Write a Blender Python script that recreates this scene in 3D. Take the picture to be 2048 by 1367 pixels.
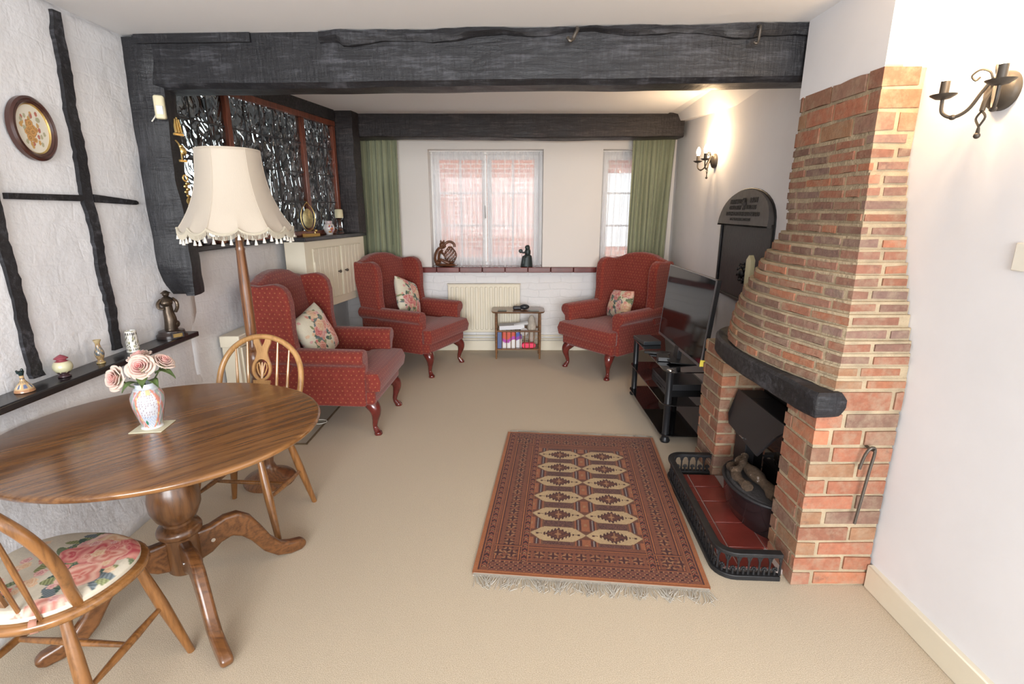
import bpy, math, random
import numpy as np
from mathutils import Vector, Matrix
for o in list(bpy.data.objects): bpy.data.objects.remove(o)
scene = bpy.context.scene
C = scene.collection
PI = math.pi
R = math.radians

# ---------------------------------------------------------------- camera
cd = bpy.data.cameras.new('camera'); cam = bpy.data.objects.new('camera', cd); C.objects.link(cam)
cd.sensor_width = 36.0; cd.lens = 18.0; cd.clip_start = 0.03; cd.clip_end = 200
cam.location = (0, 0, 1.5); cam.rotation_euler = (R(90 - 14.4), 0, 0)
scene.camera = cam
# ---------------------------------------------------------------- world, daylight, exposure
w = bpy.data.worlds.new('sky'); scene.world = w; w.use_nodes = True
bg = w.node_tree.nodes['Background']; bg.inputs[0].default_value = (0.90, 0.95, 1.0, 1); bg.inputs[1].default_value = 3.0
def area(name, loc, rot, sx, sy, power, col):
    l = bpy.data.lights.new(name, 'AREA'); l.shape = 'RECTANGLE'; l.size = sx; l.size_y = sy; l.energy = power; l.color = col
    o = bpy.data.objects.new(name, l); C.objects.link(o); o.location = loc; o.rotation_euler = rot; return o
# added frontal fill light behind the camera, where the room is left open
area('fill_behind_camera', (0.2, -5.5, 2.0), (R(90), 0, 0), 4.5, 2.6, 800, (0.975, 0.985, 1.0))
area('daylight_street_side', (0.3, 7.3, 4.1), (R(-50), 0, 0), 3.6, 1.6, 400, (0.93, 0.97, 1.0))
vs = scene.view_settings
scene.display_settings.display_device = 'sRGB'
vs.view_transform = 'Standard'; vs.look = 'None'; vs.exposure = -0.2; vs.gamma = 1.0; vs.use_curve_mapping = False

# ---------------------------------------------------------------- materials
MATS = {}
def nn(nt, t, **kw):
    n = nt.nodes.new(t)
    for k, v in kw.items(): setattr(n, k, v)
    return n
def base(name):
    m = bpy.data.materials.new(name); m.use_nodes = True; nt = m.node_tree
    return m, nt, nt.nodes['Principled BSDF']
def coords(nt, kind='Object', scale=(1, 1, 1), rot=(0, 0, 0)):
    tc = nn(nt, 'ShaderNodeTexCoord'); mp = nn(nt, 'ShaderNodeMapping')
    nt.links.new(tc.outputs[kind], mp.inputs[0]); mp.inputs['Scale'].default_value = scale; mp.inputs['Rotation'].default_value = rot
    return mp.outputs[0]
def noise(nt, vec, scale, detail=4, rough=0.6, dist=0.0):
    n = nn(nt, 'ShaderNodeTexNoise'); n.inputs['Scale'].default_value = scale; n.inputs['Detail'].default_value = detail
    n.inputs['Roughness'].default_value = rough; n.inputs['Distortion'].default_value = dist
    nt.links.new(vec, n.inputs['Vector']); return n.outputs[0]
def ramp(nt, fac, stops):
    r = nn(nt, 'ShaderNodeValToRGB'); e = r.color_ramp.elements
    while len(e) < len(stops): e.new(0.5)
    for i, (p, c) in enumerate(stops):
        e[i].position = p; e[i].color = (c, c, c, 1) if isinstance(c, (int, float)) else (*c, 1)
    nt.links.new(fac, r.inputs[0]); return r.outputs[0]
def mixc(nt, fac, a, b, mode='MIX'):
    n = nn(nt, 'ShaderNodeMix', data_type='RGBA', blend_type=mode)
    for v, i in ((fac, 0), (a, 6), (b, 7)):
        if isinstance(v, (int, float)): n.inputs[i].default_value = v
        elif isinstance(v, tuple): n.inputs[i].default_value = (*v, 1)
        else: nt.links.new(v, n.inputs[i])
    return n.outputs[2]
def math_(nt, op, a, b=0.0):
    n = nn(nt, 'ShaderNodeMath', operation=op)
    for v, i in ((a, 0), (b, 1)):
        if isinstance(v, (int, float)): n.inputs[i].default_value = v
        else: nt.links.new(v, n.inputs[i])
    return n.outputs[0]
def bump(nt, b, h, strength, dist=0.01, prev=None):
    n = nn(nt, 'ShaderNodeBump'); n.inputs['Strength'].default_value = strength; n.inputs['Distance'].default_value = dist
    nt.links.new(h, n.inputs['Height'])
    if prev is not None: nt.links.new(prev, n.inputs['Normal'])
    nt.links.new(n.outputs[0], b.inputs['Normal']); return n.outputs[0]
def simple(name, col, rough=0.5, metal=0.0, var=0.0, vscale=8, bs=0.0, bscale=60, coat=0.0, spec=0.5, bdist=0.004, sheen=0):
    if name in MATS: return MATS[name]
    m, nt, b = base(name)
    b.inputs['Roughness'].default_value = rough; b.inputs['Metallic'].default_value = metal
    b.inputs['Coat Weight'].default_value = coat; b.inputs['Specular IOR Level'].default_value = spec
    if sheen: b.inputs['Sheen Weight'].default_value = sheen
    v = coords(nt)
    if var > 0:
        f = noise(nt, v, vscale, 5)
        dk = tuple(c * (1 - var) for c in col); lt = tuple(min(1, c * (1 + var * 0.6)) for c in col)
        nt.links.new(ramp(nt, f, [(0.3, dk), (0.7, lt)]), b.inputs['Base Color'])
    else: b.inputs['Base Color'].default_value = (*col, 1)
    if bs > 0: bump(nt, b, noise(nt, v, bscale, 3), bs, bdist)
    MATS[name] = m; return m
def wood(name, c1, c2, axis=0, rough=0.35, coat=0.3, gs=22, rot=0.0, fine=0.35):
    """grain runs along the given axis"""
    m, nt, b = base(name)
    sc = [1, 1, 1]; sc[axis] = 0.07
    v = coords(nt, 'Object', (1, 1, 1), (0, 0, rot)); mp2 = nn(nt, 'ShaderNodeMapping'); nt.links.new(v, mp2.inputs[0]); mp2.inputs['Scale'].default_value = sc; v = mp2.outputs[0]
    n1 = noise(nt, v, gs * .28, 3, 0.5, 0.6)
    wv = nn(nt, 'ShaderNodeMath', operation='SINE'); nt.links.new(math_(nt, 'MULTIPLY', n1, 75.0), wv.inputs[0])
    n2 = noise(nt, v, gs * 6, 5, 0.7)
    f = math_(nt, 'ADD', math_(nt, 'MULTIPLY', wv.outputs[0], 0.13), math_(nt, 'MULTIPLY', n2, 1.0))
    n3 = noise(nt, v, gs * .12, 2, 0.5)
    f2 = math_(nt, 'ADD', f, math_(nt, 'MULTIPLY', math_(nt, 'SUBTRACT', n3, 0.5), 0.5))
    nt.links.new(ramp(nt, f2, [(0.22, c1), (0.55, tuple((a + 2 * b_) / 3 for a, b_ in zip(c1, c2))), (0.9, c2)]), b.inputs['Base Color'])
    b.inputs['Roughness'].default_value = rough; b.inputs['Coat Weight'].default_value = coat; b.inputs['Coat Roughness'].default_value = 0.18
    bump(nt, b, n2, fine * .4, 0.001)
    MATS[name] = m; return m
def attr(name, rough=0.7, coat=0.0, nscale=0, nvar=0.0, bs=0.0, bscale=80, bdist=0.003, spec=0.4, sheen=0, metal=0):
    m, nt, b = base(name)
    a = nn(nt, 'ShaderNodeAttribute', attribute_name='Col')
    col = a.outputs[0]
    v = coords(nt)
    if nvar > 0:
        f = noise(nt, v, nscale, 6, 0.65)
        col = mixc(nt, 1.0, col, ramp(nt, f, [(0.25, 1 - nvar), (0.75, 1.0)]), 'MULTIPLY')
    nt.links.new(col, b.inputs['Base Color'])
    b.inputs['Roughness'].default_value = rough; b.inputs['Coat Weight'].default_value = coat
    b.inputs['Specular IOR Level'].default_value = spec; b.inputs['Metallic'].default_value = metal
    if sheen: b.inputs['Sheen Weight'].default_value = sheen
    if bs > 0: bump(nt, b, noise(nt, v, bscale, 4), bs, bdist)
    MATS[name] = m; return m

plaster = simple('plaster_white', (0.785, 0.785, 0.81), 0.85, var=0.03, vscale=3, bs=0.12, bscale=26)
ceilm = simple('ceiling_paint', (0.87, 0.87, 0.885), 0.9, bs=0.05, bscale=12)
cream = simple('cream_paint', (0.76, 0.70, 0.56), 0.45, var=0.03, vscale=6)
def oak(name, axis, dark=(0.008, 0.008, 0.010), mid=(0.018, 0.018, 0.021), worn=(0.070, 0.070, 0.080), cut=0.68):
    m, nt, b = base(name); sc = [1, 1, 1]; sc[axis] = 0.12; v = coords(nt, 'Object', tuple(sc)); v0 = coords(nt)
    g_ = noise(nt, v, 46, 6, .7, .3); k_ = noise(nt, v0, 5, 4, .6, .5); sc2 = [.35, .35, .35]; sc2[axis] = 2.2; saw = noise(nt, coords(nt, 'Object', tuple(sc2)), 34, 2, .5)
    f = math_(nt, 'ADD', math_(nt, 'MULTIPLY', g_, .6), math_(nt, 'ADD', math_(nt, 'MULTIPLY', k_, .35), math_(nt, 'MULTIPLY', saw, .12)))
    nt.links.new(ramp(nt, f, [(.35, dark), (.55, mid), (cut, worn)]), b.inputs['Base Color'])
    nt.links.new(ramp(nt, k_, [(.3, .32), (.7, .58)]), b.inputs['Roughness']); b.inputs['Specular IOR Level'].default_value = .38
    h = math_(nt, 'ADD', math_(nt, 'MULTIPLY', g_, .7), math_(nt, 'ADD', k_, math_(nt, 'MULTIPLY', saw, .35)))
    bump(nt, b, h, .7, .010); MATS[name] = m; return m
blackwood = oak('black_stained_oak', 0); blackpost = oak('black_stained_oak_upright', 2, worn=(0.045, 0.045, 0.052), cut=.7)
blackpaint = simple('black_gloss_paint', (0.016, 0.015, 0.017), 0.22, bs=0.1, bscale=40)
iron = simple('black_cast_iron', (0.028, 0.028, 0.030), 0.45, 0.4, var=0.3, vscale=20, bs=0.35, bscale=45)
pewter = simple('dark_bronze_metal', (0.12, 0.105, 0.09), 0.42, 0.75, bs=0.2, bscale=90)
brass = simple('polished_brass', (0.75, 0.55, 0.22), 0.28, 1.0, bs=0.3, bscale=120)
silver = simple('bright_metal', (0.75, 0.75, 0.76), 0.25, 1.0)
bpl = simple('black_plastic', (0.012, 0.012, 0.013), 0.35)
wpl = simple('white_plastic', (0.80, 0.78, 0.70), 0.35)
mortar = simple('lime_mortar', (0.41, 0.325, 0.215), 0.95, var=0.25, vscale=12, bs=0.7, bscale=50, bdist=0.01)
mahog = simple('red_mahogany', (0.13, 0.018, 0.014), 0.25, var=0.4, vscale=14, coat=0.6)
darkwood = wood('dark_turned_wood', (0.07, 0.025, 0.012), (0.27, 0.115, 0.045), 2, 0.3, 0.5)
tablew = wood('stained_elm', (0.125, 0.050, 0.015), (0.30, 0.135, 0.042), 0, 0.24, 0.55, gs=16, rot=R(-48))
legw = wood('stained_elm_leg', (0.07, 0.026, 0.009), (0.18, 0.073, 0.024), 0, 0.3, 0.35, gs=20)
colw = wood('stained_elm_column', (0.065, 0.025, 0.009), (0.165, 0.07, 0.024), 2, 0.3, 0.35, gs=20)
chairw = wood('stained_beech', (0.13, 0.052, 0.014), (0.29, 0.125, 0.037), 2, 0.28, 0.5, gs=20)
goldw = wood('golden_beech', (0.34, 0.17, 0.055), (0.52, 0.29, 0.11), 2, 0.28, 0.5, gs=18)
redframe = wood('red_brown_frame', (0.075, 0.02, 0.012), (0.22, 0.06, 0.03), 2, 0.35, 0.3)
sidew = wood('side_table_wood', (0.10, 0.045, 0.02), (0.27, 0.13, 0.055), 0, 0.3, 0.4)
whitegloss = simple('white_gloss_paint', (0.85, 0.84, 0.82), 0.35)

def glassy(name, col, rough=0.0, ior=1.45, bs=0, bscale=0):
    m, nt, b = base(name); b.inputs['Base Color'].default_value = (*col, 1); b.inputs['Transmission Weight'].default_value = 1.0
    b.inputs['Roughness'].default_value = rough; b.inputs['IOR'].default_value = ior
    if bs: 
        v = coords(nt, 'Object', (1, 1, 0.62))
        bump(nt, b, noise(nt, v, bscale, 1.0, 0.3, 0.9), bs, 0.035)
    MATS[name] = m; return m
clearglass = glassy('clear_glass', (0.95, 0.97, 0.97))
hammered = glassy('hammered_glass', (0.80, 0.84, 0.84), 0.0, 1.5, 1.0, 15)

# whitewashed brick / rough plaster walls
def whitewash(name, brick=0.5, rough_n=0.5, col=(0.79, 0.775, 0.78)):
    m, nt, b = base(name)
    tc = nn(nt, 'ShaderNodeTexCoord'); uvn = tc.outputs['UV']; ob = tc.outputs['Object']
    ds = nn(nt, 'ShaderNodeTexNoise'); ds.inputs['Scale'].default_value = 5; nt.links.new(ob, ds.inputs['Vector'])
    vm = nn(nt, 'ShaderNodeVectorMath', operation='MULTIPLY_ADD'); nt.links.new(ds.outputs['Color'], vm.inputs[0])
    vm.inputs[1].default_value = (0.10, 0.07, 0); nt.links.new(uvn, vm.inputs[2])
    bt = nn(nt, 'ShaderNodeTexBrick'); nt.links.new(vm.outputs[0], bt.inputs['Vector'])
    bt.inputs['Scale'].default_value = 1.0; bt.inputs['Brick Width'].default_value = 0.23; bt.inputs['Row Height'].default_value = 0.078
    bt.inputs['Mortar Size'].default_value = 0.008; bt.inputs['Mortar Smooth'].default_value = 0.9
    inv = math_(nt, 'SUBTRACT', 1.0, bt.outputs['Fac'])
    big = noise(nt, ob, 3.2, 3, 0.55)
    mid = noise(nt, ob, 13, 4, 0.6); fine = noise(nt, ob, 60, 3, 0.6)
    h = math_(nt, 'ADD', math_(nt, 'MULTIPLY', inv, brick), math_(nt, 'ADD', math_(nt, 'MULTIPLY', mid, rough_n), math_(nt, 'ADD', math_(nt, 'MULTIPLY', fine, rough_n * .16), math_(nt, 'MULTIPLY', big, 1.0))))
    bump(nt, b, h, 0.75, 0.014)
    nt.links.new(ramp(nt, mid, [(0.2, tuple(c * .96 for c in col)), (0.8, col)]), b.inputs['Base Color'])
    b.inputs['Roughness'].default_value = 0.6; b.inputs['Specular IOR Level'].default_value = 0.35
    MATS[name] = m; return m
ww = whitewash('whitewashed_brick', 0.05, 0.62, (0.79, 0.79, 0.81))
ww2 = whitewash('painted_brick', 0.22, 0.35, (0.78, 0.77, 0.77))

# carpet
m, nt, b = base('beige_carpet'); v = coords(nt)
n1 = noise(nt, v, 290, 2, 0.8); n2 = noise(nt, v, 1.6, 3, 0.5)
c_ = ramp(nt, n1, [(0.32, (0.40, 0.32, 0.22)), (0.68, (0.70, 0.60, 0.46))])
nt.links.new(mixc(nt, math_(nt, 'MULTIPLY', n2, 0.35), c_, (0.55, 0.45, 0.33)), b.inputs['Base Color'])
b.inputs['Roughness'].default_value = 0.95; b.inputs['Specular IOR Level'].default_value = 0.1; b.inputs['Sheen Weight'].default_value = 0.2
bump(nt, b, n1, 0.6, 0.004); carpet = m

# armchair fabric: red with rows of small gold motifs, on the UV map (metres)
m, nt, b = base('red_motif_fabric')
uvs = nn(nt, 'ShaderNodeTexCoord').outputs['UV']; sx = nn(nt, 'ShaderNodeSeparateXYZ'); nt.links.new(uvs, sx.inputs[0])
P_ = 0.034
vv = math_(nt, 'DIVIDE', sx.outputs[1], P_ * .8); row = math_(nt, 'FLOOR', vv)
off = math_(nt, 'MULTIPLY', math_(nt, 'MODULO', math_(nt, 'ABSOLUTE', row), 2.0), 0.5)
uu = math_(nt, 'ADD', math_(nt, 'DIVIDE', sx.outputs[0], P_), off)
fu = math_(nt, 'SUBTRACT', math_(nt, 'FRACT', uu), 0.5); fv = math_(nt, 'SUBTRACT', math_(nt, 'FRACT', vv), 0.5)
d = math_(nt, 'SQRT', math_(nt, 'ADD', math_(nt, 'POWER', math_(nt, 'ABSOLUTE', fu), 2.0), math_(nt, 'POWER', math_(nt, 'MULTIPLY', math_(nt, 'ABSOLUTE', fv), 0.75), 2.0)))
nz = noise(nt, uvs, 260, 2, 0.6)
dd = math_(nt, 'ADD', d, math_(nt, 'MULTIPLY', math_(nt, 'SUBTRACT', nz, 0.5), 0.32))
dot = ramp(nt, dd, [(0.07, 1.0), (0.17, 0.0)])
nb = noise(nt, uvs, 30, 4, 0.7)
red = ramp(nt, nb, [(0.3, (0.175, 0.025, 0.018)), (0.7, (0.245, 0.040, 0.028))])
nt.links.new(mixc(nt, math_(nt, 'MULTIPLY', dot, 0.62), red, (0.42, 0.17, 0.075)), b.inputs['Base Color'])
b.inputs['Roughness'].default_value = 0.85; b.inputs['Specular IOR Level'].default_value = 0.2; b.inputs['Sheen Weight'].default_value = 0.25
bump(nt, b, noise(nt, uvs, 400, 2), 0.3, 0.002); redfab = m

# curtains
m, nt, b = base('net_curtain')
tr = nn(nt, 'ShaderNodeBsdfTransparent'); tl = nn(nt, 'ShaderNodeBsdfTranslucent'); df = nn(nt, 'ShaderNodeBsdfDiffuse'); mx = nn(nt, 'ShaderNodeMixShader'); mx2 = nn(nt, 'ShaderNodeMixShader')
tl.inputs[0].default_value = (0.93, 0.93, 0.95, 1); df.inputs[0].default_value = (0.85, 0.85, 0.87, 1)
mx.inputs[0].default_value = 0.45; nt.links.new(tl.outputs[0], mx.inputs[1]); nt.links.new(df.outputs[0], mx.inputs[2])
lw = nn(nt, 'ShaderNodeLayerWeight'); lw.inputs[0].default_value = 0.35
mx2.inputs[0].default_value = 0.5
nt.links.new(math_(nt, 'ADD', 0.48, math_(nt, 'MULTIPLY', lw.outputs['Facing'], 0.6)), mx2.inputs[0])
nt.links.new(tr.outputs[0], mx2.inputs[1]); nt.links.new(mx.outputs[0], mx2.inputs[2])
nt.links.new(mx2.outputs[0], nt.nodes['Material Output'].inputs[0]); net = m
green = simple('sage_green_cloth', (0.285, 0.305, 0.195), 0.85, var=0.08, vscale=5, bs=0.1, bscale=200, sheen=0.2)

def emis(name, col, s):
    m, nt, b = base(name); b.inputs['Base Color'].default_value = (*col, 1)
    b.inputs['Emission Color'].default_value = (*col, 1); b.inputs['Emission Strength'].default_value = s; MATS[name] = m; return m
bulbm = emis('lit_bulb', (1.0, 0.80, 0.52), 40)
# ---------------------------------------------------------------- mesh helpers
class MB:
    def __init__(s): s.v = []; s.f = []
    def add(s, vs, fs, M=None):
        n = len(s.v)
        for p in vs:
            p = Vector(p)
            if M is not None: p = M @ p
            s.v.append(tuple(p))
        s.f += [tuple(i + n for i in f) for f in fs]; return s
    def box(s, x0, x1, y0, y1, z0, z1, M=None):
        return s.add([(x0, y0, z0), (x1, y0, z0), (x1, y1, z0), (x0, y1, z0), (x0, y0, z1), (x1, y0, z1), (x1, y1, z1), (x0, y1, z1)],
              [(0, 3, 2, 1), (4, 5, 6, 7), (0, 1, 5, 4), (1, 2, 6, 5), (2, 3, 7, 6), (3, 0, 4, 7)], M)
    def prism(s, poly, a0, a1, axis='z', M=None):
        """poly of 2D points; axis z: (x,y), axis y: (x,z), axis x: (y,z)"""
        n = len(poly)
        def P(p, a): return (p[0], p[1], a) if axis == 'z' else (p[0], a, p[1]) if axis == 'y' else (a, p[0], p[1])
        vs = [P(p, a0) for p in poly] + [P(p, a1) for p in poly]
        fs = [tuple(range(n))[::-1], tuple(range(n, 2 * n))] + [(i, (i + 1) % n, n + (i + 1) % n, n + i) for i in range(n)]
        return s.add(vs, fs, M)
    def hull(s, bot, top, M=None):
        n = len(bot)
        return s.add(list(bot) + list(top), [tuple(range(n))[::-1], tuple(range(n, 2 * n))] + [(i, (i + 1) % n, n + (i + 1) % n, n + i) for i in range(n)], M)
    def tube(s, pts, r, n=10, closed=False, M=None, flat=1.0):
        pts = [Vector(p) for p in pts]; k = len(pts); rs = r if isinstance(r, (list, tuple)) else [r] * k
        vs = []; up = None
        for i, p in enumerate(pts):
            t = (pts[(i + 1) % k] - pts[i - 1]) if closed else (pts[min(i + 1, k - 1)] - pts[max(i - 1, 0)])
            t.normalize()
            if up is None: up = Vector((0, 0, 1)) if abs(t.z) < 0.9 else Vector((1, 0, 0))
            a = t.cross(up)
            if a.length < 1e-4: a = t.cross(Vector((0.3, 1, 0.2)))
            a.normalize(); b = a.cross(t).normalized(); up = b
            for j in range(n):
                an = 2 * PI * j / n
                vs.append(p + a * math.cos(an) * rs[i] + b * math.sin(an) * rs[i] * flat)
        fs = []
        for i in range(k if closed else k - 1):
            i2 = (i + 1) % k
            for j in range(n):
                j2 = (j + 1) % n
                fs.append((i * n + j, i * n + j2, i2 * n + j2, i2 * n + j))
        if not closed: fs += [tuple(range(n))[::-1], tuple(range((k - 1) * n, k * n))]
        return s.add(vs, fs, M)
    def lathe(s, prof, n=32, M=None, cx=0, cy=0):
        vs = []; k = len(prof)
        for r, z in prof:
            for j in range(n): vs.append((cx + r * math.cos(2 * PI * j / n), cy + r * math.sin(2 * PI * j / n), z))
        fs = [(i * n + j, i * n + (j + 1) % n, (i + 1) * n + (j + 1) % n, (i + 1) * n + j) for i in range(k - 1) for j in range(n)]
        if prof[0][0] > 1e-5: fs.append(tuple(range(n))[::-1])
        if prof[-1][0] > 1e-5: fs.append(tuple(range((k - 1) * n, k * n)))
        return s.add(vs, fs, M)
    def ball(s, c, r, nu=16, nv=10, M=None):
        if isinstance(r, (int, float)): r = (r, r, r)
        vs = [(c[0], c[1], c[2] - r[2])]
        for i in range(1, nv):
            ph = -PI / 2 + PI * i / nv
            for j in range(nu):
                t = 2 * PI * j / nu; vs.append((c[0] + r[0] * math.cos(ph) * math.cos(t), c[1] + r[1] * math.cos(ph) * math.sin(t), c[2] + r[2] * math.sin(ph)))
        vs.append((c[0], c[1], c[2] + r[2])); L = len(vs) - 1
        fs = [(0, 1 + (j + 1) % nu, 1 + j) for j in range(nu)]
        for i in range(nv - 2):
            for j in range(nu):
                a = 1 + i * nu + j; b = 1 + i * nu + (j + 1) % nu; fs.append((a, b, b + nu, a + nu))
        o = 1 + (nv - 2) * nu
        fs += [(o + j, o + (j + 1) % nu, L) for j in range(nu)]
        return s.add(vs, fs, M)
    def grid(s, fn, nu, nv, M=None):
        vs = [fn(i / nu, j / nv) for j in range(nv + 1) for i in range(nu + 1)]
        return s.add(vs, [(j * (nu + 1) + i, j * (nu + 1) + i + 1, (j + 1) * (nu + 1) + i + 1, (j + 1) * (nu + 1) + i) for j in range(nv) for i in range(nu)], M)
    def build(s, name, mat, parent=None, bevel=0.0, seg=2, sub=0, ang=42, solid=0.0, kind=None, M=None):
        me = bpy.data.meshes.new(name)
        vs = s.v if M is None else [tuple(M @ Vector(p)) for p in s.v]
        me.from_pydata(vs, [], s.f); me.update()
        for m_ in (mat if isinstance(mat, (list, tuple)) else [mat]): me.materials.append(m_)
        box_uv(me)
        me.shade_smooth(); me.set_sharp_from_angle(angle=R(ang))
        o = bpy.data.objects.new(name, me); C.objects.link(o)
        if solid:
            md = o.modifiers.new('thick', 'SOLIDIFY'); md.thickness = solid; md.offset = 0
        if bevel:
            md = o.modifiers.new('bevel', 'BEVEL'); md.width = bevel; md.segments = seg; md.limit_method = 'ANGLE'; md.angle_limit = R(35)
        if sub:
            md = o.modifiers.new('sub', 'SUBSURF'); md.levels = sub; md.render_levels = sub
        if parent is not None: o.parent = parent
        if kind: o['kind'] = kind
        return o
def box_uv(me):
    uv = me.uv_layers.new(name='UVMap'); n = len(me.loops)
    if n == 0: return
    co = np.empty(len(me.vertices) * 3, 'f'); me.vertices.foreach_get('co', co); co = co.reshape(-1, 3)
    vi = np.empty(n, 'i'); me.loops.foreach_get('vertex_index', vi)
    pn = np.empty(len(me.polygons) * 3, 'f'); me.polygons.foreach_get('normal', pn); pn = np.abs(pn.reshape(-1, 3))
    ls = np.empty(len(me.polygons), 'i'); me.polygons.foreach_get('loop_start', ls)
    lt = np.empty(len(me.polygons), 'i'); me.polygons.foreach_get('loop_total', lt)
    ax = np.argmax(pn, axis=1); la = np.empty(n, 'i')
    for a, st, t in zip(ax, ls, lt): la[st:st + t] = a
    p = co[vi]; out = np.empty((n, 2), 'f')
    out[:, 0] = np.where(la == 0, p[:, 1], p[:, 0]); out[:, 1] = np.where(la == 2, p[:, 1], p[:, 2])
    uv.data.foreach_set('uv', out.ravel())
def paint(o, fn):
    """colour attribute from fn(N x 3 coordinates) -> N x 3 colours"""
    me = o.data; n = len(me.vertices); co = np.empty(n * 3, 'f'); me.vertices.foreach_get('co', co)
    c = fn(co.reshape(-1, 3)); a = me.color_attributes.new('Col', 'FLOAT_COLOR', 'POINT')
    a.data.foreach_set('color', np.concatenate([c, np.ones((n, 1))], 1).astype('f').ravel()); return o
def tag(o, label, cat=None, group=None, kind=None):
    o['label'] = label
    if cat: o['category'] = cat
    if group: o['group'] = group
    if kind: o['kind'] = kind
    return o
def thing(name, label, cat, loc=(0, 0, 0), rz=0.0, group=None):
    o = bpy.data.objects.new(name, None); o.empty_display_size = 0.1; C.objects.link(o); o.location = loc; o.rotation_euler = (0, 0, rz)
    return tag(o, label, cat, group)
def dup(o, parent=None):
    c = o.copy(); C.objects.link(c)
    if parent is not None: c.parent = parent
    for ch in list(o.children): dup(ch, c)
    return c
def struct(o, label=None):
    o['kind'] = 'structure'
    if label: o['label'] = label
    return o
def arc(cx, cy, r, a0, a1, n, ry=None):
    ry = r if ry is None else ry
    return [(cx + r * math.cos(a0 + (a1 - a0) * i / n), cy + ry * math.sin(a0 + (a1 - a0) * i / n)) for i in range(n + 1)]
def rrect(x0, x1, y0, y1, r, n=5):
    return arc(x1 - r, y0 + r, r, -PI / 2, 0, n) + arc(x1 - r, y1 - r, r, 0, PI / 2, n) + arc(x0 + r, y1 - r, r, PI / 2, PI, n) + arc(x0 + r, y0 + r, r, PI, 1.5 * PI, n)
def smooth_pts(pts, k=6):
    """Catmull-Rom through points"""
    P = [Vector(p) for p in pts]; out = []
    for i in range(len(P) - 1):
        a = P[max(i - 1, 0)]; b_ = P[i]; c = P[i + 1]; d = P[min(i + 2, len(P) - 1)]
        for j in range(k):
            t = j / k; out.append(0.5 * ((2 * b_) + (c - a) * t + (2 * a - 5 * b_ + 4 * c - d) * t * t + (3 * b_ - a - 3 * c + d) * t ** 3))
    out.append(P[-1]); return out
def lerp(a, b, t): return a + (b - a) * t
def interp(x, xs, ys): return float(np.interp(x, xs, ys))

# floral print: returns colour for arrays u, v in metres
def floral(seed, w_, h_, n, bgc=(0.72, 0.67, 0.52), scale=1.0, leaves=40):
    rnd = random.Random(seed)
    pinks = [((0.62, 0.20, 0.16), (0.80, 0.50, 0.40)), ((0.55, 0.10, 0.12), (0.74, 0.36, 0.30)), ((0.70, 0.42, 0.26), (0.80, 0.62, 0.44)), ((0.60, 0.24, 0.26), (0.82, 0.58, 0.50))]
    greens = [(0.10, 0.16, 0.13), (0.22, 0.27, 0.16), (0.20, 0.24, 0.26), (0.33, 0.36, 0.18)]
    F_ = [(rnd.uniform(-w_ / 2, w_ / 2), rnd.uniform(-h_ / 2, h_ / 2), rnd.uniform(.030, .052) * scale, rnd.choice(pinks), rnd.uniform(0, 6)) for _ in range(n)]
    F_ += [(rnd.uniform(-w_ / 2, w_ / 2), rnd.uniform(-h_ / 2, h_ / 2), rnd.uniform(.008, .014) * scale, rnd.choice(pinks), rnd.uniform(0, 6)) for _ in range(n * 3)]
    L_ = []
    for _ in range(leaves):
        f = rnd.choice(F_[:n]); a = rnd.uniform(0, 2 * PI); d = f[2] * rnd.uniform(.9, 1.6)
        L_.append((f[0] + d * math.cos(a), f[1] + d * math.sin(a), a + rnd.uniform(-.8, .8), rnd.uniform(.016, .03) * scale, rnd.choice(greens)))
    def fn(u, v):
        c = np.tile(np.array(bgc, 'f'), (len(u), 1))
        for (x, y, a, l, col) in L_:
            dx = (u - x) * math.cos(a) + (v - y) * math.sin(a); dy = -(u - x) * math.sin(a) + (v - y) * math.cos(a)
            m_ = (dx / l) ** 2 + (dy / (l * .42)) ** 2 < 1; k = .8 + .3 * np.sin(dx * 900 / scale)
            c[m_] = np.array(col, 'f')[None] * k[m_][:, None]
        for (x, y, r, (dk, lt), ph) in F_:
            dx = u - x; dy = v - y; rr = np.sqrt(dx * dx + dy * dy); th = np.arctan2(dy, dx)
            R_ = r * (1 + .10 * np.sin(5 * th + ph)); m_ = rr < R_; q = rr / R_
            k = np.clip(.45 + .42 * np.sin(11 * q + 2.0 * np.sin(3 * th + ph * 2) + ph) + (q - .5) * .7, 0, 1)
            c[m_] = (np.array(dk, 'f')[None] * (1 - k[:, None]) + np.array(lt, 'f')[None] * k[:, None])[m_]
        return c
    return fn
# ================================================================ the setting
ZC, ZR = 2.312, 2.365
XL, XR = -1.87, 1.47
struct(MB().box(-2.2, 3.4, -2.6, 5.75, -0.06, 0.0).build('floor', carpet), 'beige carpet over the whole room')
cl = MB(); cl.box(-2.1, 3.4, -2.6, 2.82, ZC, ZC + .1); struct(cl.build('ceiling', ceilm), 'plain white ceiling of the front half')
cr = MB(); cr.box(-2.1, 1.44, 2.82, 5.75, ZR, ZR + .08)
cr.add([(1.43, 2.82, ZR + .02), (1.56, 2.82, 2.125), (1.64, 2.82, 2.125), (1.64, 2.82, ZR + .08), (1.43, 5.75, ZR + .02), (1.56, 5.75, ZR - .01), (1.64, 5.75, ZR - .01), (1.64, 5.75, ZR + .08)],
       [(0, 1, 5, 4), (1, 2, 6, 5), (2, 3, 7, 6), (3, 0, 4, 7), (0, 3, 2, 1), (4, 5, 6, 7)])
struct(cr.build('ceiling', ceilm), 'lower white ceiling beyond the big beam')

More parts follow.
